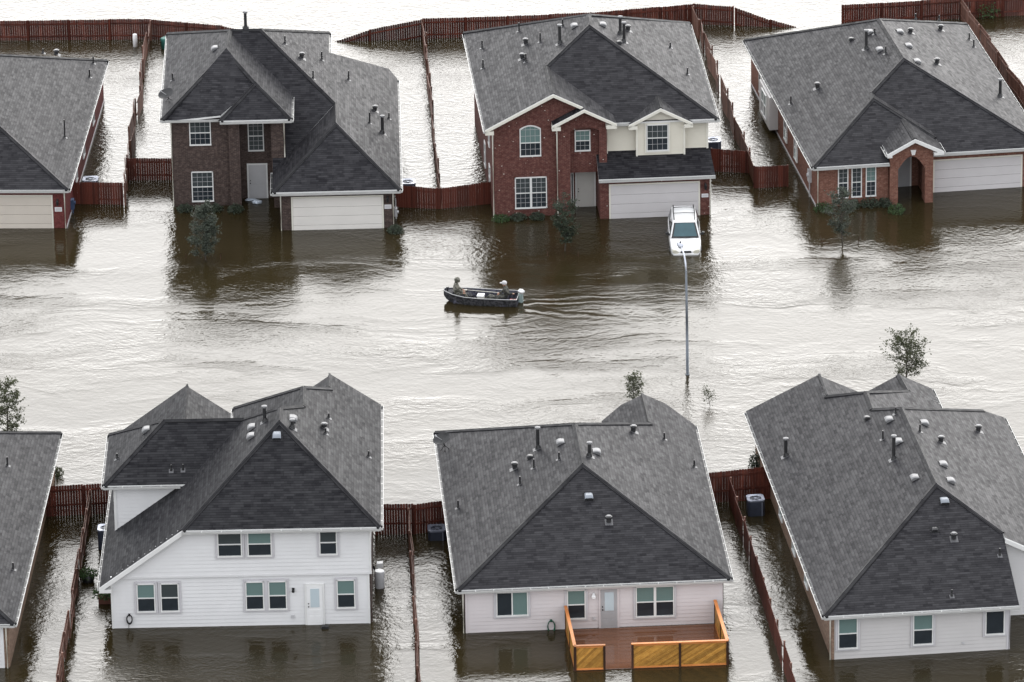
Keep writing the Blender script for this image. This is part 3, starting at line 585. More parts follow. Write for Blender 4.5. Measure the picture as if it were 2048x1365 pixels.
def H3():
    h = house('H3', 'brick_house', 'two-storey red brick house with cream siding above the garage and the white car in front')
    # front brick with the recessed entry bay
    arc = [(4.25+1.6*k/8, 4.95+.22*(1-(2*k/8-1)**2)) for k in range(9)]
    wall(h, [([(0, WB), (3.6, WB), (3.6, 6.95), (3.3, 7.0), (0, 5.3)], 'y', 0, 8.0), (0, 3.6, 8.0, 15.8, WB, 5.2), (3.55, 4.25, -.25, 1.2, WB, 5.0), (5.85, 6.27, -.25, 1.2, 2.36, 5.0),
             ([(3.55, 4.95)]+arc+[(6.27, 4.95), (6.27, 5.55), (5.0, 6.2), (3.55, 5.48)], 'y', -.252, .4), ([(3.6, 5.0), (6.25, 5.0), (6.25, 5.58), (3.6, 6.9)], 'y', .0, 4.0),
             (4.25, 5.85, .25, 1.3, 2.35, 5.2), (3.6, 6.26, 1.2, 15.8, WB, 5.3)], 'brick_red')
    wall(h, [(5.81, 11.87, -.88, 15.7, WB, 2.38)], 'brick_red')
    # soldier courses over the openings
    mb = MB()
    for (x0, x1, z, y) in ((1.08, 3.06, 2.34, 0), (6.35, 11.25, 1.98, -.88)):
        n = int((x1-x0)/.085)
        for k in range(n): mb.box(x0+k*.085, x0+k*.085+.075, y-.012, y+.02, z, z+.21)
    mb.obj('soldier_course', 'brick_red', h)
    w = wall(h, [(6.28, 11.9, .42, 15.7, 2.4, 5.2)], 'siding_cream'); siding(w, lambda z: [(6.28, 7.93), (10.59, 11.88)], .418, 3.3, 5.22, 'siding_cream')
    w = wall(h, [([(7.95, 2.9), (10.57, 2.9), (10.57, 5.2), (9.25, 5.9), (7.95, 5.2)], 'y', .1, 1.6)], 'siding_cream')
    siding(w, lambda z: [(7.95+max(0, z-5.2)*1.9, 10.57-max(0, z-5.2)*1.9)], .098, 3.1, 5.8, 'siding_cream')
    mb = MB(); mb.box(7.90, 8.0, .04, .14, 3.0, 5.2); mb.box(10.52, 10.62, .04, .14, 3.0, 5.2); mb.box(11.82, 11.93, .36, .5, 3.3, 5.2); mb.box(6.27, 6.36, .36, .5, 3.3, 5.2); mb.obj('corner_board', 'trim_cream', h)
    roofed(h, 'H3')
    # rake boards on the three gables
    mb = MB()
    def rake(a, b, y):
        (x0, z0), (x1, z1) = a, b; mb.prism([(x0, z0-.17), (x1, z1-.17), (x1, z1-.01), (x0, z0-.01)], 'y', y-.04, y)
    rake((-.42, 5.25), (3.35, 7.2), -.43); rake((3.35, 7.2), (4.95, 6.4), -.43); rake((3.25, 5.48), (5.0, 6.37), -.76); rake((5.0, 6.37), (6.75, 5.48), -.76); rake((7.5, 5.18), (9.25, 6.08), -.26); rake((9.25, 6.08), (11.0, 5.18), -.26)
    for x0, x1, y, z in ((-.42, .05, -.47, 4.98), (3.22, 3.7, -.8, 5.2), (6.2, 6.78, -.8, 5.2), (7.48, 7.97, -.3, 4.92), (10.55, 11.02, -.3, 4.92)): mb.box(x0, x1, y, y+.5, z, z+.2)
    mb.obj('rake_board', 'trim_cream', h)
    gutter(h, (-.42, -.42, 5.22), (-.49, 16.2, 5.22), (-1, 0, 0)); gutter(h, (12.44, 0, 5.22), (12.5, 16.4, 5.22), (1, 0, 0)); gutter(h, (11.0, 0, 5.22), (12.44, 0, 5.22), (0, -1, 0), False); gutter(h, (6.75, 0, 5.22), (7.5, 0, 5.22), (0, -1, 0), False); gutter(h, (5.72, -1.25, 2.4), (12.15, -1.25, 2.4), (0, -1, 0), False)
    window(h, 1.49, -.01, 3.52, 1.17, 1.60, grid=(4, 2), blind=(True, False), arch=.2); window(h, 1.19, -.01, .48, 1.76, 1.82, kind='twin', grid=(3, 3), blind=('glass_dim', False)); window(h, 4.54, .24, 3.62, .86, 1.22, grid=(3, 2), blind=(True, False)); window(h, 8.48, .05, 3.52, 1.21, 1.55, grid=(4, 2), trim='trim_cream', blind=('glass_dim', False))
    panel_door(h, 4.7, 5.66, 1.18, -.05, 1.98, 'door_beige'); mb = MB(); mb.box(4.36, 4.53, 1.15, 1.21, .2, 2.02); o = mb.obj('sidelight', 'trim_white', h); mb = MB(); mb.box(4.41, 4.48, 1.14, 1.16, .28, 1.94); mb.obj('pane', 'glass_dark', o)
    garage_door(h, 6.40, 11.24, -.89, 1.92, 'garage_grey'); lantern(h, 11.63, -.88, 1.72); plaque(h, 11.42, 11.79, -.88, 1.04, 1.24)
    downspout(h, .0, -.06, WB, 5.0); downspout(h, 3.52, -.3, WB, 5.2); downspout(h, 11.9, -.94, WB, 2.3); downspout(h, 6.33, .3, 3.3, 5.1)
    for y in (2.2, 6.0): window(h, .0, y+.9, 3.3, .9, 1.4, R_(-90)); window(h, .0, y+.9, .7, .9, 1.4, R_(-90))
def H4():
    h = house('H4', 'brick_house', 'single-storey orange brick house with an arched porch, right end of the far row')
    wall(h, [(0, 4.02, 0, 20.9, WB, 2.42), (4.0, 6.8, 2.45, 20.8, WB, 2.41), (6.5, 12.65, 1.2, 20.8, WB, 2.40)], 'brick_orange')
    # arched porch front
    arc = [(4.5+1.52*k/12, 2.05+.74*math.sin(math.pi*k/12)) for k in range(13)]
    porch = wall(h, [(4.05, 4.5, -.36, .5, WB, 2.05), (6.02, 6.47, -.36, .5, WB, 2.05), ([(4.05, 2.05)]+arc+[(6.47, 2.05), (6.47, 3.05), (5.38, 3.72), (4.05, 3.05)], 'y', -.362, .1), (6.2, 6.47, .5, 2.5, WB, 2.9), (4.02, 6.47, .1, 2.5, 2.86, 2.95)], 'brick_orange', 'porch')
    mb = MB()
    for k in range(17):
        a = math.pi*(k+.5)/17; c, s = math.cos(a), math.sin(a); r0, r1 = .77, 1.0; e = .085
        mb.prism([(5.26+r0*math.cos(a-e), 2.05+.97*r0*math.sin(a-e)), (5.26+r1*math.cos(a-e), 2.05+.97*r1*math.sin(a-e)), (5.26+r1*math.cos(a+e), 2.05+.97*r1*math.sin(a+e)), (5.26+r0*math.cos(a+e), 2.05+.97*r0*math.sin(a+e))], 'y', -.385, -.34)
    mb.obj('arch_course', 'brick_orange', porch)
    mb = MB(); mb.prism([(5.26, 2.86), (5.42, 2.86), (5.5, 3.16), (5.18, 3.16)], 'y', -.41, -.35); mb.obj('keystone', 'trim_white', porch)
    roofed(h, 'H4')
    mb = MB()
    for a, b in (((3.85, 3.08), (5.38, 3.88)), ((5.38, 3.88), (6.98, 3.08))): mb.prism([(a[0], a[1]-.2), (b[0], b[1]-.2), (b[0], b[1]-.01), (a[0], a[1]-.01)], 'y', -.71, -.67)
    for x0, x1 in ((3.83, 4.1), (6.45, 7.0)): mb.box(x0, x1, -.72, -.2, 2.88, 3.04)
    mb.obj('rake_board', 'trim_white', h)
    gutter(h, (-.28, -.4, 2.46), (-.28, 21.6, 2.46), (-1, 0, 0)); gutter(h, (-.28, -.4, 2.46), (4.0, -.4, 2.46), (0, -1, 0), False); gutter(h, (6.6, .65, 2.46), (13.03, .65, 2.46), (0, -1, 0), False); gutter(h, (13.03, .65, 2.46), (13.03, 22.2, 2.46), (1, 0, 0)); gutter(h, (3.85, -.66, 3.06), (3.85, .9, 3.06), (-1, 0, 0)); gutter(h, (6.98, -.66, 3.06), (6.98, .9, 3.06), (1, 0, 0))
    for x in (1.19, 1.95, 2.75): window(h, x, -.01, .47, .58, 1.78, grid=(2, 3), blind=((True if x > 2.5 else 'glass_dim'), False))
    panel_door(h, 4.75, 5.72, 2.43, -.05, 2.0, 'door_storm'); garage_door(h, 6.87, 11.75, 1.19, 1.83, 'garage_grey'); downspout(h, .06, -.06, WB, 2.35); downspout(h, 12.1, 1.14, WB, 2.35)
    # boxed-out window bay and windows on the left side
    bay = wall(h, [(-.5, .0, 12.0, 15.3, .30, 2.25)], 'siding_warm', 'window_bay'); window(h, -.51, 14.45, .62, 1.6, 1.45, R_(-90), kind='twin', blind=(True, False))
    for y in (18.0, 9.95, 6.7): window(h, -.01, y, .55, .95, 1.35, R_(-90), blind=(False, True))
    mb = MB(); mb.box(-.16, .0, 1.5, 1.95, .9, 1.6); mb.tube([(-.08, 1.7, .9), (-.08, 1.7, WB)], .035, 6); mb.tube([(-.16, 1.7, 1.3), (-.24, 1.7, 1.3)], .11, 10); mb.obj('utility_meter', 'plastic_grey', h)
    wall(h, [(-.03, 0, .0, 20.8, WB, .10)], 'trim_grey', 'foundation_ledge')
def H0():
    h = house('H0', 'siding_house', 'single-storey white house, only its right roof slope in view at the left edge, near row')
    wall(h, [(-12, -.02, .05, 22.3, WB, 2.28)], 'brick_tan'); w = wall(h, [(-12, -.25, .0, .1, WB, 2.25)], 'siding_white'); siding(w, lambda z: [(-12, -.25)], .0, -.2, 2.25, 'siding_white')
    roofed(h, 'H0'); gutter(h, (.33, -.3, 2.33), (.33, 22.7, 2.33), (1, 0, 0)); gutter(h, (-12.1, -.3, 2.33), (.33, -.3, 2.33), (0, -1, 0)); downspout(h, -.12, -.05, WB, 2.2)
    for y in (4, 8, 12.5): window(h, -.02, y, .7, .9, 1.3, R_(90))
def H5():
    h = house('H5', 'siding_house', 'two-storey white sided house with a dark hipped roof and long left eave, near row')
    pts = [(0, WB), (12.05, WB), (12.05, 4.93), (3.3, 4.93), (0, 2.56)]
    w = wall(h, [(pts, 'y', .02, 10.5)], 'siding_white')
    def seg(z): return [((z-2.56)/.718+.0 if z > 2.56 else 0, 12.05)]
    siding(w, seg, .02, -.2, 2.58, 'siding_white'); siding(w, lambda z: [(max(0, (z-2.56)/.718), 12.16)], -.06, 2.66, 4.95, 'siding_white')
    mb = MB(); mb.prism([(.10, 2.58), (12.17, 2.58), (12.17, 4.93), (3.32, 4.93)], 'y', -.058, .018); mb.box(-.02, 12.2, -.10, .018, 2.56, 2.66); mb.obj('band_board', 'siding_white', w)
    mb = MB(); mb.box(12.10, 12.19, -.11, .0, 2.66, 4.95); mb.box(-.04, .05, -.035, .04, WB, 2.5); mb.box(11.99, 12.08, -.035, .04, WB, 2.55); mb.obj('corner_board', 'trim_white', h)
    wall(h, [(12.05, 12.16, .06, 14.2, WB, 2.55)], 'brick_brown'); wall(h, [(12.05, 12.15, .06, 14.2, 2.55, 4.95)], 'siding_white'); wall(h, [(-.04, .0, .06, 18, WB, 2.3)], 'brick_brown'); wall(h, [(0.01, 5.9, 10.5, 18.1, WB, 2.3), (5.8, 12.04, 10.5, 14.2, WB, 4.9)], 'brick_brown')
    d = wall(h, [(.0, 5.0, 5.55, 11.3, 2.2, 4.95)], 'siding_white'); siding(d, lambda z: [(.0, min(4.9, (z-2.5)/.70+.15))], 5.55, 2.65, 4.95, 'siding_white')
    mb = MB(); mb.box(-.05, .07, 5.49, 5.62, 2.5, 4.95); mb.obj('corner_board', 'trim_white', h)
    roofed(h, 'H5', 'shingle_black')
    mb = MB(); mb.prism([(-.53, 2.0), (-.53, 2.24), (3.4, 5.05), (3.4, 4.81)], 'y', -.39, -.355); mb.box(-.55, .03, -.4, .1, 1.98, 2.14); mb.obj('rake_board', 'trim_white', h)
    gutter(h, (-.53, -.35, 2.22), (-.45, 18.4, 2.24), (-1, 0, 0)); gutter(h, (3.4, -.37, 5.04), (12.68, -.41, 5.04), (0, -1, 0)); gutter(h, (12.68, -.4, 5.04), (12.63, 14.6, 5.04), (1, 0, 0)); gutter(h, (-.5, 5.2, 5.01), (3.15, 5.2, 5.01), (0, -1, 0)); gutter(h, (-.5, 5.2, 5.01), (-.5, 11.6, 5.01), (-1, 0, 0)); gutter(h, (5.45, 11.5, 5.1), (5.45, 14.4, 5.1), (-1, 0, 0))
    T = 'trim_grey'
    for x, b_ in ((1.17, (True, False)), (2.28, ('glass_dim', False)), (6.26, (True, False)), (7.33, (True, False)), (10.53, (True, False))): window(h, x, -.035, .82, .87, 1.46, trim=T, blind=b_)
    for x, w_, b_ in ((5.03, 1.15, ('glass_dim', False)), (6.43, 1.14, (True, False)), (9.78, .84, ('glass_dim', False))): window(h, x, -.115, 3.6, w_, 1.28, trim=T, blind=b_)
    panel_door(h, 9.12, 9.86, -.03, -.02, 2.0, 'door_white', glass='glass_pale'); mb = MB(); mb.box(8.44, 8.56, -.06, 0, 1.68, 1.9); mb.tube([(8.5, -.06, 1.79), (8.5, -.17, 1.76)], [.05, .07], 8); mb.obj('wall_lantern', 'plastic_black', h)
    mb = MB(); mb.box(8.36, 8.52, -.06, .0, .36, .50); mb.obj('outlet_box', 'plastic_grey', h)
def H6():
    h = house('H6', 'siding_house', 'single-storey pale pinkish house with the orange wooden deck behind it, near row centre')
    wall(h, [(0.0, 12.08, .08, 18.4, WB, 2.22)], 'brick_brown'); w = wall(h, [(.02, 12.04, .02, .1, WB, 2.2)], 'siding_pinkish'); siding(w, lambda z: [(.02, 12.04)], .02, -.2, 2.2, 'siding_pinkish')
    mb = MB(); mb.box(-.02, .08, -.03, .07, WB, 2.15); mb.obj('corner_board', 'siding_pinkish', h)
    roofed(h, 'H6'); gutter(h, (-.4, -.3, 2.30), (-.43, 19, 2.30), (-1, 0, 0)); gutter(h, (12.42, -.2, 2.30), (12.42, 18.6, 2.30), (1, 0, 0)); gutter(h, (-.4, -.3, 2.30), (12.42, -.2, 2.30), (0, -1, 0))
    T = 'trim_grey'
    window(h, 1.42, -.035, .80, 1.5, 1.25, kind='slider', trim=T); window(h, 4.73, -.035, .52, .88, 1.5, trim=T); window(h, 7.95, -.035, .48, 1.81, 1.57, kind='twin', trim=T)
    panel_door(h, 6.31, 7.08, -.03, -.02, 1.97, 'door_storm', glass='glass_pale', trim='siding_pinkish')
    mb = MB(); mb.tube([(5.98, .0, 1.75), (5.98, -.10, 1.75)], .07, 10); mb.tube([(5.98, -.10, 1.78), (5.98, -.14, 1.66), (5.98, -.15, 1.58)], [.05, .11, .10], 10); mb.obj('wall_lamp', 'plastic_white', h)
    mb = MB(); mb.box(5.92, 6.05, -.06, .0, .42, .55); mb.obj('outlet_box', 'plastic_grey', h); downspout(h, -.12, .0, WB, 2.2)
def H7():
    h = house('H7', 'siding_house', 'single-storey house with warm grey siding at the right end of the near row')
    wall(h, [(.0, 8.25, .08, 24.2, WB, 2.27), (8.2, 11.8, 3.9, 21.6, WB, 2.3)], 'brick_tan'); w = wall(h, [(.12, 8.25, .02, .1, WB, 2.22)], 'siding_warm'); siding(w, lambda z: [(.14, 8.22)], .02, -.2, 2.22, 'siding_warm')
    w2 = wall(h, [([(8.2, WB), (11.8, WB), (11.8, 2.3), (8.72, 3.9), (8.2, 3.7)], 'y', 3.75, 4.0)], 'siding_white'); siding(w2, lambda z: [(8.2, min(11.8, 11.8-max(0, z-2.3)/.52))], 3.75, -.2, 3.7, 'siding_white')
    mb = MB(); mb.box(8.19, 8.29, -.02, .08, WB, 2.2); mb.box(.0, .13, -.005, .09, WB, 2.25, 1); mb.obj('corner_board', ['trim_grey', 'brick_tan'], h)
    roofed(h, 'H7')
    mb = MB(); mb.prism([(8.7, 3.88), (12.1, 2.14), (12.1, 2.38), (8.7, 4.11)], 'y', 3.34, 3.39); mb.obj('rake_board', 'trim_white', h)
    gutter(h, (-.4, -.3, 2.32), (-.4, 24.7, 2.32), (-1, 0, 0)); gutter(h, (-.4, -.31, 2.32), (8.7, -.36, 2.32), (0, -1, 0)); gutter(h, (12.1, 3.4, 2.37), (12.12, 22, 2.37), (1, 0, 0)); gutter(h, (9.2, 20.5, 2.46), (9.2, 26, 2.46), (1, 0, 0))
    T = 'trim_grey'
    window(h, .29, -.035, .53, .93, 1.57, trim=T); window(h, 3.79, -.035, .51, .95, 1.55, trim=T); window(h, 7.17, -.035, .81, .92, 1.23, kind='picture', trim=T)
    for y in (16.0, 11.8, 7.9): window(h, -.01, y, .45, 1.0, 1.3, R_(-90), blind=(False, True))
    mb = MB(); mb.box(6.1, 6.22, -.06, .0, .42, .5); mb.obj('outlet_box', 'plastic_grey', h); downspout(h, -.06, .0, WB, 2.2); downspout(h, 8.33, .0, WB, 2.2, mat='trim_grey')
for f in (H1, H2, H3, H4, H0, H5, H6, H7): f()
# ------------------------------------------------------------------ fences
PICKET = {}
def picket_mesh(mat):
    if mat not in PICKET:
        mb = MB(); mb.prism([(-.0705, 0), (.0705, 0), (.0705, .985), (.05, 1.0), (-.05, 1.0), (-.0705, .985)], 'y', -.009, .009)
        o = mb.obj('picket', mat); PICKET[mat] = o.data; bpy.data.objects.remove(o)
    return PICKET[mat]
def fence(label, pts, mat='fence_red', rail=-1, single=False, jitter=.0, group='wooden yard fences', railmat=None, gap_end=None):
    """board fence through pts (x, y, top height); boards run down below the water"""
    f = empty('board_fence', (pts[0][0], pts[0][1], 0)); tag(f, label, 'fence', group); o0 = Vector((pts[0][0], pts[0][1], 0))
    railmat = railmat or mat; ZB = -.75
    for (x0, y0, t0), (x1, y1, t1) in zip(pts, pts[1:]):
        L = math.hypot(x1-x0, y1-y0); n = max(1, round(L/2.45)); d = Vector((x1-x0, y1-y0, 0)).normalized(); nrm = Vector((-d.y, d.x, 0))
        ang = math.atan2(d.y, d.x)
        for k in range(n):
            off0, off1 = random.uniform(-jitter, jitter), random.uniform(-jitter, jitter); lean = random.uniform(-.03, .03)+random.uniform(-1, 1)*jitter*.5
            a = Vector((x0, y0, 0)).lerp(Vector((x1, y1, 0)), k/n)+nrm*off0-o0; b = Vector((x0, y0, 0)).lerp(Vector((x1, y1, 0)), (k+1)/n)+nrm*off1-o0
            za, zb = t0+(t1-t0)*k/n+random.uniform(-.03, .03), t0+(t1-t0)*(k+1)/n+random.uniform(-.03, .03)
            pd = (b-a); pl = pd.length; pd.normalize(); pn = Vector((-pd.y, pd.x, 0)); pa = math.atan2(pd.y, pd.x)
            m = max(1, math.ceil(pl/.142)); mb = MB(); w = pl/m/2-.0028
            for j in range(m):
                p = a+pd*(pl*(j+.5)/m); zt = za+(zb-za)*(j+.5)/m+random.uniform(-.012, .012); push = pn*(lean*max(.3, zt)+random.uniform(-.004, .004))
                if single:
                    o = bpy.data.objects.new('picket', picket_mesh(mat)); COL.objects.link(o); o.parent = f; o.location = (p.x, p.y, ZB); o.rotation_euler = (R_(0)+math.atan2(-lean*1.0, 1.0), 0, pa); o.scale = (w/.0705, 1, zt-ZB)
                    continue
                q = [p-pd*w, p+pd*w]
                ring = [(q[0], ZB, 0), (q[1], ZB, 0), (q[1], zt-.03, 1), (q[1]-pd*.025, zt, 1), (q[0]+pd*.025, zt, 1), (q[0], zt-.03, 1)]
                for sgn in (1, -1):
                    mb.face([(*((c+push*s+pn*.009*sgn).xy), z) for c, z, s in (ring if sgn < 0 else ring[::-1])])
                r = [((c+push*s), z) for c, z, s in ring]
                for i in range(6):
                    (c, z), (c2, z2) = r[i], r[(i+1) % 6]; mb.face([(*(c-pn*.009).xy, z), (*(c2-pn*.009).xy, z2), (*(c2+pn*.009).xy, z2), (*(c+pn*.009).xy, z)])
            if not single:
                po = mb.obj('picket_panel', mat, f, fix=False); po['kind'] = 'stuff'
            # rails and post on the frame side
            side = pn*rail
            for zr in (.22, -.55, -1.2):
                mb = MB(); top0, top1 = za-.25+zr-.22, zb-.25+zr-.22
                if max(top0, top1) < -.4: continue
                c0, c1 = a+side*.03+pn*lean*max(0, top0), b+side*.03+pn*lean*max(0, top1); e = side*.035
                P = [(c0, top0-.045), (c1, top1-.045), (c1, top1+.045), (c0, top0+.045)]
                mb.face([(*(c.xy), z) for c, z in P]); mb.face([(*((c+e).xy), z) for c, z in P][::-1])
                for i in range(4):
                    (c, z), (c2, z2) = P[i], P[(i+1) % 4]; mb.face([(*c.xy, z), (*(c+e).xy, z), (*(c2+e).xy, z2), (*c2.xy, z2)])
                mb.obj('rail', railmat, f)
            mb = MB(); c = a+side*.07; mb.box(c.x-.045, c.x+.045, c.y-.045, c.y+.045, ZB, za+.02); mb.obj('post', railmat, f)
    mb = MB(); c = Vector((pts[-1][0], pts[-1][1], 0))-o0; mb.box(c.x-.045, c.x+.045, c.y-.12, c.y-.03, ZB, pts[-1][2]+.02); mb.obj('post', railmat, f)
    return f
W, D = 'fence_weathered', 'fence_dark'
fence('red front fence panel between the crimson brick house and the leaning side fence', [(-24.3, 21.65, 1.3), (-21.5, 21.45, 1.3)], rail=1, single=True)
fence('short red fence set back at the left wall of the dark brick house', [(-21.45, 25.3, 1.3), (-18.75, 25.25, 1.32)], rail=1, single=True)
fence('sagging red fence between the white garage wing and the red brick house', [(-6.3, 20.35, 1.32), (-4.0, 19.95, 1.2), (-.95, 20.65, 1.36)], rail=1, single=True)
fence('red fence beside the right corner of the red brick house', [(11.35, 25.25, 1.32), (13.5, 24.85, 1.3)], rail=1, single=True)
fence('detached red fence panel standing in the water left of the orange brick house', [(13.65, 22.4, 1.32), (15.5, 22.65, 1.28)], rail=1, single=True)
fence('weathered side fence receding between the crimson and the dark brick house', [(-21.45, 21.3, 1.3), (-21.3, 49.6, 1.25)], W, rail=1, jitter=.16)
fence('thin weathered side fence receding between dark brick and red brick house', [(-3.9, 20.0, 1.2), (-5.0, 49.0, 1.25)], W, rail=-1, jitter=.06)
fence('weathered side fence receding between red brick and orange brick house', [(13.6, 22.5, 1.25), (13.35, 25.5, 1.3), (11.2, 50.6, 1.28)], W, rail=-1, jitter=.14)
fence('weathered side fence receding at the far right behind the orange brick house', [(31.3, 24.0, 1.3), (27.3, 51.0, 1.32)], W, rail=1, jitter=.10)
fence('red rear fence behind the crimson house, sinking towards the right', [(-36, 50.2, 1.25), (-21.33, 49.75, 1.27), (-17.0, 49.35, .90), (-13.4, 49.1, .15)], rail=-1)
fence('dark rear fence rising out of the water right of the dark brick house', [(-10.6, 48.75, -.08), (-8.2, 48.85, .68), (-5.05, 49.0, 1.26)], D, rail=-1, railmat='fence_red')
fence('long red rear fence behind the red brick house', [(-5.0, 49.02, 1.27), (5.1, 49.7, 1.25), (11.25, 51.0, 1.28), (13.58, 50.6, 1.22)], rail=-1)
fence('broken rear fence sliding under water left of the orange brick house', [(13.72, 50.55, 1.16), (15.8, 50.2, .45), (17.9, 50.0, -.12)], rail=-1)
fence('dark red rear fence behind the orange brick house at the top right', [(20.1, 50.5, 1.2), (27.3, 51.2, 1.32), (40, 52.6, 1.32)], rail=-1)
fence('narrow fence across the gap left of the white two-storey house', [(-23.2, -22.25, 1.6), (-18.95, -21.9, 1.62)], rail=-1)
fence('dark fence across the gap between the two-storey house and the deck house', [(-6.75, -25.1, 1.6), (-4.9, -25.05, 1.58), (-2.2, -24.5, 1.66)], rail=-1)
fence('red fence across the gap between the deck house and the right end house', [(9.25, -21.95, 1.6), (12.75, -21.35, 1.66)], rail=-1)
fence('long thin fence running towards the viewer left of the two-storey house', [(-20.75, -22.3, 1.42), (-21.1, -48.5, 1.4)], W, rail=1, jitter=.06)
fence('long thin fence running towards the viewer left of the deck house', [(-5.05, -25.3, 1.42), (-4.3, -48.5, 1.4)], W, rail=-1, jitter=.05)
fence('long thin fence running towards the viewer right of the deck house', [(10.55, -22.1, 1.42), (12.85, -48.5, 1.4)], 'fence_red', rail=1, jitter=.035, railmat=W)
# ------------------------------------------------------------------ deck behind the pinkish house
def deck():
    ox, oy, a = ORIGIN['H6']; d = empty('wooden_deck', (ox, oy, 0), R_(a)); tag(d, 'orange timber deck with solid railing, awash behind the pinkish house', 'deck')
    x0, x1, y0, y1 = 4.72, 11.78, -4.66, -.1; n = 32; w = (y1-y0)/n; me = None
    for k in range(n):
        if me is None:
            mb = MB(); mb.box(0, x1-x0, 0, w-.008, -.03, .014); o = mb.obj('deck_board', 'deck_wet', d); me = o.data
        else: o = bpy.data.objects.new('deck_board', me); COL.objects.link(o); o.parent = d
        o.location = (x0, y0+k*w, 0)
    mb = MB(); mb.box(x0-.03, x1+.03, y0-.06, y0-.005, -.3, .03); mb.obj('rim_joist', 'post_dark', d)
    def clip(poly, f):
        out = []
        for p, q in zip(poly, poly[1:]+poly[:1]):
            a_, b_ = f(p), f(q)
            if a_ >= 0: out.append(p)
            if a_*b_ < 0: t = a_/(a_-b_); out.append((p[0]+(q[0]-p[0])*t, p[1]+(q[1]-p[1])*t))
        return out
    def rail_run(p, q, slope, zt=1.27):
        p, q = Vector((*p, 0)), Vector((*q, 0)); L = (q-p).length; e = (q-p).normalized(); nn = Vector((-e.y, e.x, 0)); ang = math.atan2(e.y, e.x)
        mb = MB(); mb.box(-.05, L+.05, -.075, .075, zt-.04, zt); o = mb.obj('cap_rail', 'rail_orange', d); o.location = p; o.rotation_euler = (0, 0, ang)
        for nm_, za_, zb_ in (('top_rail', zt-.13, zt-.041), ('bottom_rail', .02, .11)):
            mb = MB(); mb.box(0, L, -.03, .03, za_, zb_); o = mb.obj(nm_, 'rail_orange', d); o.location = p; o.rotation_euler = (0, 0, ang)
        # diagonal cladding boards, clipped to the panel
        mb = MB(); W_, z0, z1 = .16, .111, zt-.131; t = -3.0
        while t < L+3:
            st = [(t, z0), (t+W_-.012, z0), (t+W_-.012+slope*(z1-z0), z1), (t+slope*(z1-z0), z1)]; t += W_
            c = clip(clip(st, lambda u: u[0]-.03), lambda u: L-.03-u[0])
            if len(c) > 2: mb.prism(c, 'y', -.014+random.uniform(-.002, .002), .012)
        o = mb.obj('diagonal_cladding', 'panel_orange', d); o['kind'] = 'stuff'; o.location = p; o.rotation_euler = (0, 0, ang)
        m = max(1, round(L/2.2))
        for k in range(m+1):
            mb = MB(); mb.box(-.05, .05, -.075, .045, -.6, zt-.041); o = mb.obj('post', 'post_dark', d); o.location = p+e*(L*k/m); o.rotation_euler = (0, 0, ang)
    rail_run((4.78, -4.66), (6.12, -4.68), 1.0); rail_run((7.42, -4.68), (11.8, -4.7), 1.6)
    rail_run((4.76, -4.6), (4.66, -.2), 1.0); rail_run((11.8, -4.6), (11.66, -.2), -1.0)
deck()
# ------------------------------------------------------------------ yard things
def ac_unit(label, p, rz=0, s=.78, h=.78, pipe=True):
    a = empty('air_conditioner', (p[0], p[1], 0), rz); tag(a, label, 'air conditioner', 'air conditioners beside the houses')
    mb = MB(); r = s/2
    mb.prism([(-r, -r+.1), (-r+.1, -r), (r-.1, -r), (r, -r+.1), (r, r-.1), (r-.1, r), (-r+.1, r), (-r, r-.1)], 'z', -.6, h-.05); mb.obj('casing', 'ac_body', a)
    mb = MB(); rr = r+.015
    outer = [(-rr, -rr+.12), (-rr+.12, -rr), (rr-.12, -rr), (rr, -rr+.12), (rr, rr-.12), (rr-.12, rr), (-rr+.12, rr), (-rr, rr-.12)]
    ring = [(.30*math.cos(t), .30*math.sin(t)) for t in [2*math.pi*(k+.5)/8-math.pi+.0 for k in range(8)]]
    ang = lambda p: math.atan2(p[1], p[0]); outer.sort(key=ang); ring.sort(key=ang)
    for k in range(8):
        a0, a1, b0, b1 = outer[k], outer[(k+1) % 8], ring[k], ring[(k+1) % 8]
        mb.face([(*a0, h), (*a1, h), (*b1, h-.02), (*b0, h-.02)]); mb.face([(*a0, h-.07), (*a1, h-.07), (*a1, h), (*a0, h)])
    mb.obj('top_panel', 'ac_metal', a)
    mb = MB(); mb.tube([(0, 0, h-.10), (0, 0, h-.09)], .30, 16); mb.tube([(0, 0, h-.09), (0, 0, h-.02)], .08, 10, 1)
    for k in range(5):
        t = 2*math.pi*k/5; mb.face([(.05*math.cos(t), .05*math.sin(t), h-.05), (.27*math.cos(t), .27*math.sin(t), h-.06), (.27*math.cos(t+.7), .27*math.sin(t+.7), h-.04), (.06*math.cos(t+.9), .06*math.sin(t+.9), h-.04)], 1)
    mb.obj('fan', ['ac_fan', 'ac_metal'], a)
    mb = MB()
    for rad in (.10, .17, .24):
        n = 16
        for k in range(n):
            t0, t1 = 2*math.pi*k/n, 2*math.pi*(k+1)/n; mb.tube([(rad*math.cos(t0), rad*math.sin(t0), h-.012), (rad*math.cos(t1), rad*math.sin(t1), h-.012)], .006, 4, cap=False)
    mb.obj('fan_guard', 'ac_fan', a)
    mb = MB(); mb.box(r-.17, r-.11, -r-.006, -r+.0, -.3, h-.1); mb.obj('service_strip', 'ac_metal', a)
    return a
ac_unit('grey air conditioner in the gap left of the right end house', (11.74, -23.2), R_(6), .82, .82)
ac_unit('air conditioner half hidden under the eave left of the two-storey white house', (-19.75, -26.0), 0, .80, 1.02)
ac_unit('bluish air conditioner in the dark gap left of the deck house', (-3.8, -25.55), R_(3), .84, .52)
ac_unit('air conditioner top peeking over the front fence right of the crimson house', (-23.4, 23.6), R_(-2), .84, .78)
ac_unit('air conditioner top peeking over the sagging fence right of the white garage wing', (-5.65, 22.3), R_(2), .84, .80)
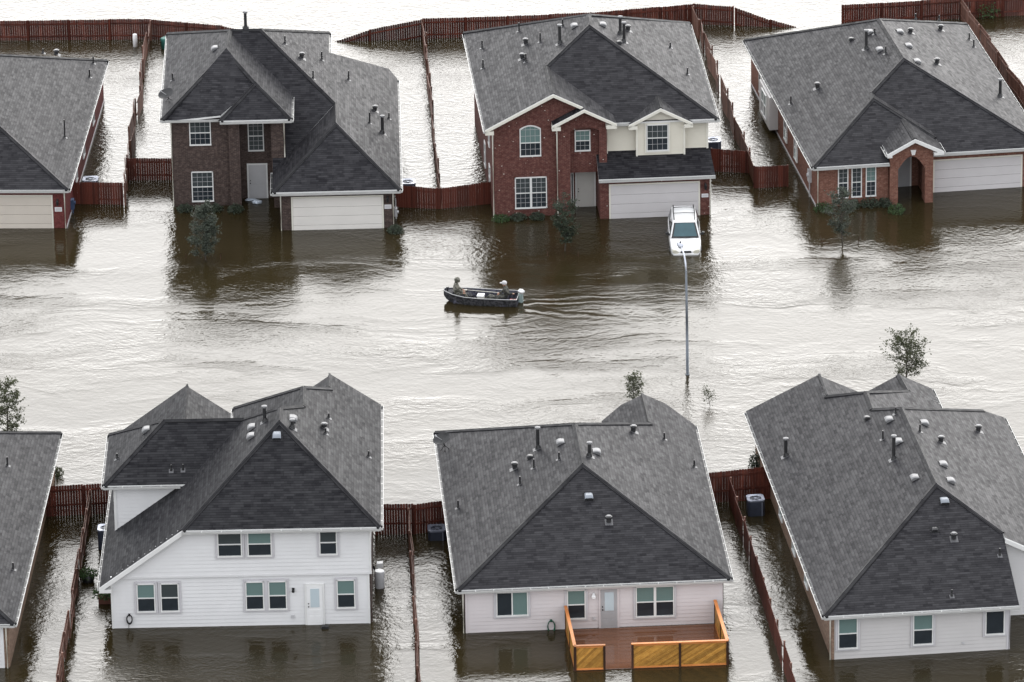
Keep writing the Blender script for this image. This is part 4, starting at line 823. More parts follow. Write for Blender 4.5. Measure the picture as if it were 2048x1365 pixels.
ac_unit('air conditioner at the right side wall of the red brick house', (11.55, 27.9), R_(4), .84, .95)
def lathe(mb, prof, n=16, mi=0, c=(0, 0)):
    mb.tube([(c[0], c[1], z) for r, z in prof], [r for r, z in prof], n, mi)
mb = MB(); lathe(mb, [(.225, -.5), (.235, .0), (.235, .80), (.22, .84)], 20); t = mb.obj('water_tank', 'plastic_grey', None, True); t.location = (-6.48, -31.35, 0); tag(t, 'tall pale cylindrical tank standing at the right wall of the two-storey house', 'tank')
mb = MB(); mb.tube([(0, 0, .84), (0, 0, .865)], [.235, .21], 20); mb.obj('lid', 'plastic_white', t)
mb = MB(); lathe(mb, [(.17, -.4), (.17, .42)], 12); t = mb.obj('filter_housing', 'box_cream', None); t.location = (-6.5, -29.95, 0); tag(t, 'cream filter housing under a tilted white cover behind the tank', 'filter')
mb = MB(); mb.prism([(-.17, .40), (.17, .46), (.17, .68), (-.12, .66)], 'y', -.15, .15); mb.tube([(-.2, 0, .2), (-.3, 0, .5)], .05, 6, 1); mb.obj('cover', ['plastic_white', 'plastic_black'], t)
mb = MB(); lathe(mb, [(.16, -.4), (.27, .0), (.33, .28), (.30, .29), (.27, .20)], 18); pot = mb.obj('plant_pot', 'plastic_black', None, True); pot.location = (-20.42, -30.1, 0); tag(pot, 'round black plant pot standing in water beside the side fence', 'plant pot')
mb = MB(); mb.box(-.42, .42, -.22, .22, -.3, .30); mb.box(-.45, .45, -.25, .25, .301, .35); pl = mb.obj('planter_box', 'terracotta', None); pl.location = (-19.35, -32.6, 0); tag(pl, 'brown planter box at the left corner of the two-storey house', 'planter')
def coil(name, mat, x, z, r, label, key, cat, tail=None):
    mb = MB()
    for j in range(4):
        n = 20; pts = [(x+(r*.55+j*.01)*math.cos(2*math.pi*k/n), -.06-.02*j, z+(r+j*.015)*math.sin(2*math.pi*k/n)) for k in range(n+1)]; mb.tube(pts, .016, 5, cap=False)
    mb.box(x-.05, x+.05, -.05, 0, z+r-.06, z+r+.06)
    if tail: mb.tube(tail, .015, 5)
    o = mb.obj(name, mat, None); ox, oy, a = ORIGIN[key]; o.location = (ox, oy, 0); o.rotation_euler = (0, 0, R_(a)); tag(o, label, cat)
coil('garden_hose', 'plastic_black', .79, .48, .20, 'black hose coiled on the white siding of the two-storey house', 'H5', 'hose', [(.76, -.1, .3), (.74, -.12, .0), (.74, -.12, -.3)])
coil('garden_hose', 'hose_green', 3.98, .20, .27, 'green garden hose hanging on the pinkish wall beside the deck', 'H6', 'hose')
mb = MB(); mb.prism([(-.2, -.1), (.2, -.1), (.16, .10), (-.15, .12)], 'y', -.13, .13); o = mb.obj('drain_box', 'plastic_black', None); o.location = loc('H5', 9.95, -.45); tag(o, 'small black box floating at the back door of the two-storey house', 'box')
mb = MB(); lathe(mb, [(.13, -.4), (.13, .75), (.10, .78)], 12); o = mb.obj('white_post', 'plastic_white', None, True); o.location = (-22.2, 48.5, 0); tag(o, 'short white post before the rear fence behind the crimson house', 'post')
mb = MB(); lathe(mb, [(.26, -.4), (.30, .45), (.31, .62), (.24, .66)], 14); o = mb.obj('garbage_bin', 'plastic_teal', None, True); o.location = (-20.35, 48.1, 0); tag(o, 'teal bin before the rear fence left of the dark brick house', 'bin')
def blob(name, mat, p, r, label, cat, seed=1, sq=(1, .7, .4)):
    bm = bmesh.new(); bmesh.ops.create_icosphere(bm, subdivisions=3, radius=1); rnd = random.Random(seed)
    ph = [rnd.uniform(0, 6) for _ in range(6)]
    for v in bm.verts:
        k = 1+.18*math.sin(5*v.co.x+ph[0])*math.cos(4*v.co.y+ph[1])+.14*math.sin(7*v.co.z+ph[2]+3*v.co.x); v.co = Vector((v.co.x*sq[0], v.co.y*sq[1], v.co.z*sq[2]))*r*k
    me = bpy.data.meshes.new(name); bm.to_mesh(me); bm.free(); me.materials.append(MATS[mat]); me.shade_smooth(); o = bpy.data.objects.new(name, me); COL.objects.link(o); o.location = p; tag(o, label, cat); return o
blob('plastic_bag', 'bag_white', (-14.05, 21.35, .05), .27, 'pale blue bag floating before the grey door of the dark brick house', 'bag', 3)
blob('plastic_bag', 'bag_white', (-14.4, 21.75, .05), .22, 'folded pale bag against the foot of the grey door, dark brick house', 'bag', 5, (1.3, .6, .3))
def dish(label, p, rz, key, arm=.5):
    ox, oy, a = ORIGIN[key]; d = empty('satellite_dish', loc(key, *p), R_(a)+rz); tag(d, label, 'satellite dish', 'satellite dishes on the eaves')
    mb = MB(); mb.tube([(0, 0, 0), (0, 0, arm*.5), (-.12, -.05, arm)], .028, 8); mb.tube([(.25, .1, .05), (-.02, 0, arm*.55)], .014, 6); mb.tube([(-.2, .15, -.02), (-.02, 0, arm*.55)], .014, 6); mb.obj('mast', 'plastic_black', d)
    mb = MB(); n = 20; q = Matrix.Rotation(R_(-20), 3, 'Y') @ Matrix.Rotation(R_(30), 3, 'X'); rows = []
    for r in (0, .14, .28, .40): rows.append([Vector((-.13, -.06, arm+.05))+q @ Vector((r*1.1*math.cos(2*math.pi*k/n), r*.85*math.sin(2*math.pi*k/n), r*r*.75)) for k in range(n)])
    for a_, b_ in zip(rows, rows[1:]):
        for k in range(n): mb.face([a_[k], a_[(k+1) % n], b_[(k+1) % n], b_[k]]); mb.face([b_[k]-Vector((0, 0, .012)), b_[(k+1) % n]-Vector((0, 0, .012)), a_[(k+1) % n]-Vector((0, 0, .012)), a_[k]-Vector((0, 0, .012))])
    mb.obj('reflector', 'pipe_black', d, True, fix=False)
    mb = MB(); mb.tube([(-.13, -.06, arm+.03), (-.45, -.2, arm+.32)], .012, 6); mb.tube([(-.47, -.2, arm+.36), (-.41, -.2, arm+.28)], .04, 8); mb.obj('feed_arm', 'plastic_grey', d)
dish('dark satellite dish at the left eave of the dark brick house', (-.08, 1.73, 5.52), 0, 'H2', .45)
dish('black satellite dish at the far left corner of the deck house roof', (-.1, 16.1, 2.47), 0, 'H6', .62)
# ------------------------------------------------------------------ street lamp
def lamp():
    l = empty('street_lamp', (9.02, -5.1, 0)); tag(l, 'tall slim grey street lamp standing in the flooded street before the white car', 'street lamp')
    mb = MB(); mb.tube([(0, 0, -.8), (0, 0, .0), (-.02, 0, 3), (-.05, 0, 5.75)], [.085, .08, .068, .052], 12); mb.obj('pole', 'pole_steel', l, True)
    mb = MB(); mb.tube([(-.05, 0, 5.7), (-.07, .15, 6.1), (-.12, .5, 6.38), (-.19, 1.0, 6.5), (-.26, 1.45, 6.52)], [.05, .046, .042, .04, .036], 10); mb.obj('arm', 'lamp_head', l, True)
    mb = MB(); mb.tube([(-.25, 1.35, 6.53), (-.27, 1.5, 6.55), (-.31, 1.8, 6.56), (-.35, 2.05, 6.53)], [.07, .15, .17, .06], 12); o = mb.obj('luminaire', 'lamp_head', l, True)
    mb = MB(); mb.tube([(-.30, 1.62, 6.44), (-.33, 1.9, 6.44)], .10, 10); mb.obj('lens', 'glass_pale', l); mb = MB(); mb.tube([(-.29, 1.55, 6.69), (-.29, 1.55, 6.78)], .045, 8); mb.obj('photocell', 'plastic_black', l)
    mb = MB(); mb.tube([(0, 0, -.5), (0, 0, .03), (0, 0, .06)], [.115, .115, .09], 12); mb.obj('base_collar', 'pole_steel', l)
lamp()
# ------------------------------------------------------------------ plants
def sapling(label, p, h, r, shape, leaf, nleaf, leafsize=.11, trunk=.045, bare=.2, seed=1, lean=(0, 0), name='sapling', group='young trees standing in the flood'):
    rnd = random.Random(seed); t = empty(name, (p[0], p[1], 0)); tag(t, label, 'tree', group)
    mb = MB(); top = Vector((lean[0], lean[1], h*.93))
    def axis(s): return Vector((top.x*s*s, top.y*s*s, -.5+(top.z+.5)*s))+Vector((.05*math.sin(5*s+seed), .05*math.cos(4*s+seed), 0))
    pts = [axis(k/8) for k in range(9)]; mb.tube(pts, [trunk*(1-.85*k/8) for k in range(9)], 7)
    tips = []
    nb = int(26+h*8)
    for k in range(nb):
        s = bare+(1-bare)*(k+rnd.random())/nb*.97; zz = (s*h*.93)/h; rad = r*shape(min(1, max(0, (zz-bare*.8)/(1-bare*.8))))
        a = rnd.uniform(0, 6.28)+k*2.4; b0 = axis((s*h*.93+.5)/(h*.93+.5)); up_ = rnd.uniform(.25, .8)
        L = rad*rnd.uniform(.65, 1.08); d = Vector((math.cos(a), math.sin(a), up_)); m = b0+d*L*.5+Vector((0, 0, -.02)); e = b0+Vector((math.cos(a)*L, math.sin(a)*L, up_*L*.85))
        mb.tube([b0, m, e], [trunk*.32, trunk*.2, trunk*.07], 4)
        tips.append((b0, m, e))
        for _ in range(2):
            q = b0.lerp(e, rnd.uniform(.4, .85)); e2 = q+Vector((rnd.uniform(-1, 1), rnd.uniform(-1, 1), rnd.uniform(.1, .9)))*L*.4; mb.tube([q, e2], [trunk*.12, trunk*.04], 3); tips.append((q, q.lerp(e2, .5), e2))
    mb.obj('trunk', 'bark', t)
    mb = MB()
    for _ in range(nleaf):
        a, m, e = rnd.choice(tips); s = rnd.uniform(.25, 1.08); c = (a.lerp(m, s*2) if s < .5 else m.lerp(e, s*2-1))+Vector((rnd.gauss(0, .06), rnd.gauss(0, .06), rnd.gauss(0, .06)))
        if c.z < .03: continue
        ls = leafsize*rnd.uniform(.6, 1.25); u = Vector((rnd.gauss(0, 1), rnd.gauss(0, 1), rnd.gauss(.3, .8))).normalized(); v = u.orthogonal().normalized(); v.rotate(Matrix.Rotation(rnd.uniform(0, 6.28), 3, u)); w = ls*.24
        mb.face([c, c+u*ls*.5+v*w, c+u*ls, c+u*ls*.5-v*w])
    mb.obj('crown', leaf, t, fix=False); return t
cone = lambda z: .25+.85*math.sin(math.pi*min(1, .18+z*.82))**.8 if z < .97 else .15
sapling('dense bluish conical sapling before the dark brick house', (-16.52, 12.63), 3.45, 1.12, lambda z: max(.12, (1-z)**.62*1.1 if z > .3 else .70+z), 'leaf_bluegreen', 4400, .14, seed=3, bare=.06)
sapling('fan-shaped dark sapling before the red brick house', (2.98, 13.04), 2.9, 1.15, lambda z: .40+.62*z if z < .8 else .95*(1.15-z)/.35, 'leaf_dark', 2500, .14, seed=5, bare=.16)
sapling('slim oval sapling before the arched porch of the orange brick house', (18.01, 13.2), 3.3, .95, lambda z: math.sin(math.pi*(.12+.85*z))**.8, 'leaf_bluegreen', 2700, .13, seed=8, bare=.2)
sapling('round bushy young tree beyond the roof of the right end house', (20.07, -8.1), 3.2, 1.22, lambda z: math.sin(math.pi*(.15+.80*z))**.6, 'leaf_olive', 3000, .125, trunk=.06, seed=11, bare=.28)
sapling('small sparse tree peeking over the roof of the deck house', (6.15, -10.6), 2.45, .62, lambda z: math.sin(math.pi*(.2+.75*z))**.6, 'leaf_olive', 900, .12, seed=14, bare=.42)
sapling('upright young tree at the left edge of the flooded street', (-25.35, -14.2), 4.1, 1.0, lambda z: math.sin(math.pi*(.15+.80*z))**.7, 'leaf_olive', 3000, .13, trunk=.06, seed=17, bare=.15)
sapling('sparse branch tip sticking out of the water right of the street lamp', (10.1, -9.3), .95, .55, lambda z: .9-.5*z, 'leaf_olive', 210, .10, trunk=.02, seed=21, bare=.1, lean=(-.25, 0))
def shrub(label, p, r, h, leaf, n=500, seed=1, base=0.0, ls=.11):
    rnd = random.Random(seed); t = empty('shrub', (p[0], p[1], base)); tag(t, label, 'shrub', 'shrubs awash along the walls'); mb = MB(); ms = MB()
    for k in range(14):
        a = rnd.uniform(0, 6.28); q = rnd.uniform(.2, .9)*r; ms.tube([(q*.2*math.cos(a), q*.2*math.sin(a), -.4), (q*.7*math.cos(a), q*.7*math.sin(a), h*.5), (q*math.cos(a), q*math.sin(a), h*rnd.uniform(.6, .95))], [.02, .012, .005], 4)
    for _ in range(n):
        a = rnd.uniform(0, 6.28); q = r*math.sqrt(rnd.random()); zt = h*(1-.6*(q/r)**2); c = Vector((q*math.cos(a), q*math.sin(a), rnd.uniform(-.02, zt))); l = ls*rnd.uniform(.6, 1.3)
        u = Vector((rnd.gauss(0, 1), rnd.gauss(0, 1), rnd.gauss(.5, .8))).normalized(); v = u.orthogonal().normalized(); mb.face([c, c+u*l*.5+v*l*.26, c+u*l, c+u*l*.5-v*l*.26])
    ms.obj('stem', 'bark', t); mb.obj('foliage', leaf, t, fix=False)
shrub('dark shrub awash at the left front corner of the dark brick house', (-18.0, 20.3), .45, .38, 'leaf_dark', seed=1)
shrub('dark shrub awash under the lower window of the dark brick house', (-16.4, 20.3), .50, .36, 'leaf_dark', seed=2)
shrub('dark shrub awash before the entry pillar of the dark brick house', (-15.2, 20.1), .45, .42, 'leaf_dark', seed=3)
shrub('dark shrub at the right corner of the white garage wing', (-6.3, 16.4), .42, .40, 'leaf_dark', seed=4)
shrub('green shrub awash at the left corner of the red brick house', (-.5, 18.0), .50, .30, 'leaf_bright', 380, seed=5)
shrub('dark green shrub awash below the twin window of the red brick house', (.45, 18.15), .45, .30, 'leaf_dark', seed=6)
shrub('dark shrub awash right of the twin window, red brick house', (1.5, 18.2), .45, .33, 'leaf_dark', seed=7)
shrub('green shrub at the left front corner of the orange brick house', (17.3, 18.75), .55, .42, 'leaf_bright', 420, seed=8)
shrub('dark shrub behind the slim sapling below the three narrow windows', (18.9, 19.2), .50, .45, 'leaf_dark', seed=9)
shrub('dark green shrub below the rightmost of the three narrow windows', (19.9, 19.35), .50, .48, 'leaf_dark', seed=10)
shrub('leafy shrub left of the arched porch pillar', (20.7, 19.3), .42, .45, 'leaf_dark', seed=12)
shrub('bright green shrub before the arched porch of the orange brick house', (21.3, 18.2), .45, .55, 'leaf_bright', 480, seed=13)
shrub('bright green bush beyond the rear fence at the top right', (28.9, 51.9), .95, 1.25, 'leaf_bright', 900, seed=15, ls=.16)
shrub('small shrub beside the wall of the left edge house, near row', (-22.75, -17.2), .35, .55, 'leaf_olive', 300, seed=16)
shrub('dark bushy plant against the brick wall of the right end house', (12.0, -17.7), .35, 1.0, 'leaf_dark', 420, seed=18)
def potted(label, p, base, r, h, seed, n=260):
    rnd = random.Random(seed); t = empty('potted_plant', (p[0], p[1], base)); tag(t, label, 'plant'); ms = MB()
    for _ in range(10):
        a = rnd.uniform(0, 6.28); ms.tube([(0, 0, -.05), (r*.4*math.cos(a), r*.4*math.sin(a), h*.4), (r*.8*math.cos(a), r*.8*math.sin(a), h*.8)], [.012, .008, .004], 4)
    mb = MB()
    for _ in range(n):
        a = rnd.uniform(0, 6.28); q = r*math.sqrt(rnd.random()); c = Vector((q*math.cos(a), q*math.sin(a), rnd.uniform(.0, h*(1-.5*(q/r)**2)))); l = .13*rnd.uniform(.6, 1.3); u = Vector((rnd.gauss(0, 1), rnd.gauss(0, 1), rnd.gauss(.4, .8))).normalized(); v = u.orthogonal().normalized(); mb.face([c, c+u*l*.5+v*l*.28, c+u*l, c+u*l*.5-v*l*.28])
    ms.obj('stem', 'bark', t); mb.obj('foliage', 'leaf_bright', t, fix=False)
potted('yellowish green plant growing in the round black pot', (-20.42, -30.1), .24, .48, .42, 31); potted('leafy plant growing in the brown planter box', (-19.4, -32.6), .33, .62, .50, 32, 420)
def stake(label, p, h, lean):
    mb = MB(); mb.tube([(0, 0, -.5), (lean*.3, 0, h*.5), (lean, .02, h)], [.022, .02, .016], 6); o = mb.obj('tree_stake', 'post_dark', None); o.location = (p[0], p[1], 0); tag(o, label, 'stake', 'stakes beside the saplings')
for lab, p, h, l in (('short stake left of the bluish conical sapling', (-17.6, 12.9), .28, -.03), ('short stake right of the bluish conical sapling', (-15.74, 12.6), .32, .02), ('short stake left of the fan-shaped sapling', (1.97, 12.35), .26, .06), ('short stake right of the fan-shaped sapling', (3.65, 12.15), .30, .01), ('short stake left of the slim oval sapling', (16.97, 13.63), .42, -.10), ('short stake right of the slim oval sapling', (18.9, 13.54), .40, .08)): stake(lab, p, h, l)
# ------------------------------------------------------------------ white car
def car():
    c = empty('parked_car', (9.5, 12.2, -.47)); c.rotation_euler = (R_(2.3), 0, R_(.3)); tag(c, 'white car with roof rails half submerged before the garage of the red brick house', 'car')
    st = [(0.00, .58, .38, .52, .62, .66), (.05, .70, .30, .55, .70, .74), (.16, .79, .26, .6, .78, .83), (.5, .84, .24, .62, .86, .93), (1.0, .86, .24, .62, .92, 1.0), (1.3, .87, .24, .62, .97, 1.04), (2.0, .88, .24, .62, 1.0, 1.05), (3.8, .88, .24, .62, 1.02, 1.06), (4.25, .84, .28, .62, 1.0, 1.04), (4.42, .74, .38, .6, .95, .98)]
    bm = bmesh.new(); rings = []
    for y, hw, zb, zm, zs, zc in st:
        half = [(hw*.80, zb), (hw*.96, zb+.08), (hw, zm), (hw*.985, zs), (hw*.90, zs+(zc-zs)*.55), (hw*.55, zc-.005), (0, zc)]
        ring = [(-x, z) for x, z in half]+[(x, z) for x, z in reversed(half[:-1])]
        rings.append([bm.verts.new((x, y, z)) for x, z in ring])
    for a, b in zip(rings, rings[1:]):
        for i in range(len(a)-1): bm.faces.new((a[i], a[i+1], b[i+1], b[i]))
        bm.faces.new((a[-1], a[0], b[0], b[-1]))
    bm.faces.new(rings[0][::-1]); bm.faces.new(rings[-1]); bmesh.ops.recalc_face_normals(bm, faces=bm.faces)
    me = bpy.data.meshes.new('body'); bm.to_mesh(me); bm.free(); me.materials.append(MATS['car_white']); me.shade_smooth(); body = bpy.data.objects.new('body', me); COL.objects.link(body); body.parent = c
    m = body.modifiers.new('sub', 'SUBSURF'); m.levels = 2; m.render_levels = 2
    # cabin: lower ring at the belt line, upper ring at the roof
    gl = [(1.10, .70, 1.02), (1.22, .80, 1.02), (2.0, .82, 1.03), (3.0, .82, 1.04), (3.9, .81, 1.04), (4.34, .72, 1.03)]
    gu = [(1.86, .55, 1.60), (1.95, .62, 1.625), (2.4, .65, 1.67), (3.1, .66, 1.69), (3.9, .63, 1.66), (4.16, .56, 1.60)]
    bm = bmesh.new(); L, U = [], []
    for s in (-1, 1): L.append([bm.verts.new((s*x, y, z)) for y, x, z in gl]); U.append([bm.verts.new((s*x, y, z)) for y, x, z in gu])
    mid = [bm.verts.new((0, y-(.04 if i == 0 else 0), z+.025)) for i, (y, x, z) in enumerate(gu)]
    for s in (0, 1):
        for i in range(5): bm.faces.new((L[s][i], L[s][i+1], U[s][i+1], U[s][i])); bm.faces.new((U[s][i], U[s][i+1], mid[i+1], mid[i]))
    bm.faces.new((L[0][0], U[0][0], mid[0], U[1][0], L[1][0])); bm.faces.new((L[0][5], L[1][5], U[1][5], mid[5], U[0][5])); bmesh.ops.recalc_face_normals(bm, faces=bm.faces)
    me = bpy.data.meshes.new('cabin'); bm.to_mesh(me); bm.free(); me.materials.append(MATS['car_white']); o = bpy.data.objects.new('cabin', me); COL.objects.link(o); o.parent = c
    m = o.modifiers.new('bev', 'BEVEL'); m.width = .03; m.segments = 2; cabin = o
    # windscreen with dark surround
    def quad(name, pts, mat, n, parent, off=.012):
        n = Vector(n).normalized(); mb = MB(); P = [Vector(p)+n*off for p in pts]; Q = [p-n*.03 for p in P]; mb.face(P); mb.face(Q[::-1])
        for i in range(len(P)): mb.face([P[i], Q[i], Q[(i+1) % len(P)], P[(i+1) % len(P)]])
        return mb.obj(name, mat, parent)
    def lerp(a, b, t): return tuple(x+(y-x)*t for x, y in zip(a, b))
    bl, br, tl, tr, tm, bmid = (-.74, 1.10, 1.03), (.74, 1.10, 1.03), (-.575, 1.84, 1.60), (.575, 1.84, 1.60), (0, 1.80, 1.625), (0, 1.03, 1.03)
    fr = quad('windscreen_surround', [bl, bmid, br, tr, tm, tl], 'car_black', (0, -.61, .79), c, .016)
    quad('windscreen', [lerp(bl, tr, .07), lerp(bmid, tm, .09), lerp(br, tl, .07), lerp(tr, bl, .06), lerp(tm, bmid, .06), lerp(tl, br, .06)], 'car_windscreen', (0, -.61, .79), c, .028)
    for s in (-1, 1):
        def S(y, t):  # point on the cabin side at height fraction t
            return (s*(.815-.165*t), y, 1.05+.58*t)
        for y0, y1, ya, yb in ((1.45, 2.28, 2.02, 2.32), (2.40, 3.22, 2.42, 3.20), (3.32, 4.05, 3.30, 3.92)): quad('side_window', [S(y0, .10), S(y1, .10), S(yb, .84), S(ya, .84)], 'car_glass', (s*.96, 0, .28), c, .014)
        mb = MB(); mb.tube([(s*.56, 2.1, 1.66), (s*.57, 2.15, 1.755), (s*.58, 3.0, 1.785), (s*.55, 3.95, 1.75), (s*.54, 4.0, 1.66)], .028, 8); mb.obj('roof_rail', 'car_black', c)
        mb = MB(); mb.prism([(s*.80, 1.04), (s*.90, 1.02), (s*1.04, 1.05), (s*1.06, 1.17), (s*.95, 1.20), (s*.86, 1.12)], 'y', 1.42, 1.56); mb.obj('mirror', 'car_black', c)
        mb = MB(); mb.prism([(s*.34, .64), (s*.46, .55), (s*.69, .57), (s*.755, .70), (s*.70, .775), (s*.50, .745)], 'y', -.015, .14); hl = mb.obj('headlight', 'car_lamp', c)
        m = hl.modifiers.new('bev', 'BEVEL'); m.width = .02; m.segments = 2
        for y in (.85, 3.55):
            w = empty('wheel', (s*.78, y, .32)); w.parent = c; mb = MB(); mb.tube([(-.1, 0, 0), (-.09, 0, 0), (.09, 0, 0), (.1, 0, 0)], [.27, .325, .325, .27], 20); mb.obj('tyre', 'tyre', w); mb = MB(); mb.tube([(-.105, 0, 0), (.105, 0, 0)], .2, 14); mb.obj('rim', 'aluminium', w)
    for y in (2.75, 3.55): mb = MB(); mb.tube([(-.57, y, 1.78), (0, y, 1.80), (.57, y, 1.78)], .022, 6); mb.obj('cross_bar', 'car_black', c)
    mb = MB(); mb.prism([(-.30, .60), (.30, .60), (.27, .70), (-.27, .70)], 'y', -.03, .03); mb.obj('grille', 'car_black', c)
    mb = MB(); mb.prism([(-.62, .36), (.62, .36), (.68, .50), (.62, .55), (-.62, .55), (-.68, .50)], 'y', -.06, .08); mb.obj('bumper', 'car_white', c)
    for s in (-1, 1):
        mb = MB(); mb.tube([(s*.08-.05, 1.02, 1.07), (s*.30, 1.06, 1.10)], .012, 4); mb.obj('wiper', 'car_black', c)
    mb = MB(); mb.face([(-.60, 4.30, 1.12), (.60, 4.30, 1.12), (.52, 4.19, 1.54), (-.52, 4.19, 1.54)]); mb.face([(-.60, 4.33, 1.12), (-.52, 4.22, 1.54), (.52, 4.22, 1.54), (.60, 4.33, 1.12)]); mb.obj('rear_window', 'car_glass', c, fix=False)
car()
# ------------------------------------------------------------------ boat and the two people in it
BX, BY, BR = -1.55, 5.75, math.pi-R_(9)       # boat local +x is the bow
def boat():
    b = empty('motor_boat', (BX, BY, 0), BR); b.scale = (.95, 1.0, 1.0); tag(b, 'camouflaged open motor boat crossing the flooded street', 'boat')
    st = [(-2.05, .70, .56, .42, -.16), (-1.2, .74, .58, .42, -.18), (0, .76, .60, .43, -.18), (.9, .72, .54, .46, -.16), (1.6, .52, .36, .52, -.06), (2.0, .30, .18, .58, .14), (2.15, .17, .10, .60, .30)]
    def shell(off, name, mat, flip):
        mb = MB(); rows = []
        for x, g, bt, zg, zb in st:
            g2, b2, z2 = g-off, bt-off*.6, zb+off*1.2
            rows.append([(x, -g2, zg), (x, -(g2+b2)/2-.02, (zg+z2)/2), (x, -b2, z2), (x, 0, z2-.02), (x, b2, z2), (x, (g2+b2)/2+.02, (zg+z2)/2), (x, g2, zg)])
        for r, q in zip(rows, rows[1:]):
            for i in range(6): mb.face([r[i], q[i], q[i+1], r[i+1]] if flip else [r[i], r[i+1], q[i+1], q[i]])
        mb.face(rows[0] if flip else rows[0][::-1]); mb.face(rows[-1][::-1] if flip else rows[-1])
        return mb.obj(name, mat, b, fix=False)
    shell(0, 'hull', 'boat_camo', True); shell(.035, 'inner_hull', 'boat_inside', False)
    mb = MB()
    for s in (-1, 1): mb.tube([(x, s*(g-.015), zg+.012) for x, g, bt, zg, zb in st], .022, 6)
    mb.tube([(-2.05, -.68, .43), (-2.05, .68, .43)], .022, 6); mb.tube([(2.15, -.16, .61), (2.15, .16, .61)], .022, 6); mb.obj('gunwale', 'aluminium', b)
    mb = MB(); mb.box(1.05, 1.55, -.50, .50, .02, .30); mb.obj('bow_seat', 'boat_inside', b); mb = MB(); mb.box(-1.45, -1.05, -.66, .66, .02, .28); mb.obj('stern_seat', 'boat_inside', b)
    mb = MB(); mb.prism([(1.62, -.42), (2.1, -.15), (2.1, .15), (1.62, .42)], 'z', .50, .53); mb.obj('bow_deck', 'boat_camo', b); mb = MB(); mb.tube([(1.95, 0, .53), (1.95, 0, .72)], .04, 8); mb.box(1.88, 2.02, -.06, .06, .72, .76); mb.obj('bow_post', 'plastic_black', b)
    mb = MB(); mb.tube([(-2.2, -.12, .02), (-2.2, -.12, -.5)], [.09, .06], 8); mb.box(-2.30, -2.02, -.20, -.04, .02, .48); mb.obj('motor_leg', 'engine_teal', b)
    bm = bmesh.new(); bmesh.ops.create_cube(bm, size=1); 
    for v in bm.verts: v.co = Vector((v.co.x*.36-2.2, v.co.y*.30-.12, v.co.z*.24+.60+(.03 if v.co.x > 0 else 0)))
    bmesh.ops.bevel(bm, geom=bm.edges[:], offset=.07, segments=3, affect='EDGES'); me = bpy.data.meshes.new('motor_cowling'); bm.to_mesh(me); bm.free(); me.materials.append(MATS['plastic_white']); me.shade_smooth(); o = bpy.data.objects.new('motor_cowling', me); COL.objects.link(o); o.parent = b
    mb = MB(); mb.tube([(-2.02, -.1, .55), (-1.75, .0, .58), (-1.5, .1, .60)], .022, 6); mb.obj('tiller', 'plastic_black', b)
boat()
def inboat(x, y, z): 
    c, s = math.cos(BR), math.sin(BR); return (BX+x*c-y*s, BY+x*s+y*c, z)
mb = MB(); mb.box(-.20, .20, -.16, .16, 0, .20); mb.box(-.19, .19, -.15, .15, .201, .215); o = mb.obj('fuel_can', 'fuel_red', None); o.location = inboat(-1.72, .28, .06); o.rotation_euler = (0, 0, BR); tag(o, 'red fuel can at the stern of the camouflaged boat', 'fuel can'); mb = MB(); mb.tube([(0, 0, .21), (0, 0, .26)], .04, 8); mb.obj('cap', 'plastic_black', o)
mb = MB(); mb.box(-.17, .17, -.20, .20, 0, .34); o = mb.obj('storage_box', 'box_cream', None); o.location = inboat(.05, .12, .05); o.rotation_euler = (0, 0, BR); tag(o, 'pale upright box standing amidships in the camouflaged boat', 'box'); mb = MB(); mb.box(-.185, .185, -.215, .215, .341, .385); mb.obj('lid', 'plastic_white', o)
o = blob('duffel_bag', 'camo_dark', inboat(-.55, -.2, .16), .30, 'dark camouflage duffel bag lying amidships in the boat', 'bag', 12, (1.2, .7, .55))
o = blob('backpack', 'boat_camo', inboat(.75, -.25, .18), .26, 'dark backpack lying behind the person at the bow', 'bag', 15, (.9, .8, .8))
mb = MB(); mb.tube([(-1.0, -.45, .36), (.9, -.52, .42)], .018, 6); mb.prism([(.9, -.60), (1.3, -.62), (1.35, -.50), (.9, -.46)], 'z', .41, .43); o = mb.obj('paddle', 'box_cream', None); o.location = (BX, BY, 0); o.rotation_euler = (0, 0, BR); tag(o, 'wooden paddle lying along the far side of the boat', 'paddle')
o = blob('cloth_bag', 'box_cream', inboat(.42, .22, .14), .20, 'cream cloth bag beside the box in the camouflaged boat', 'bag', 9, (1, .75, .5))
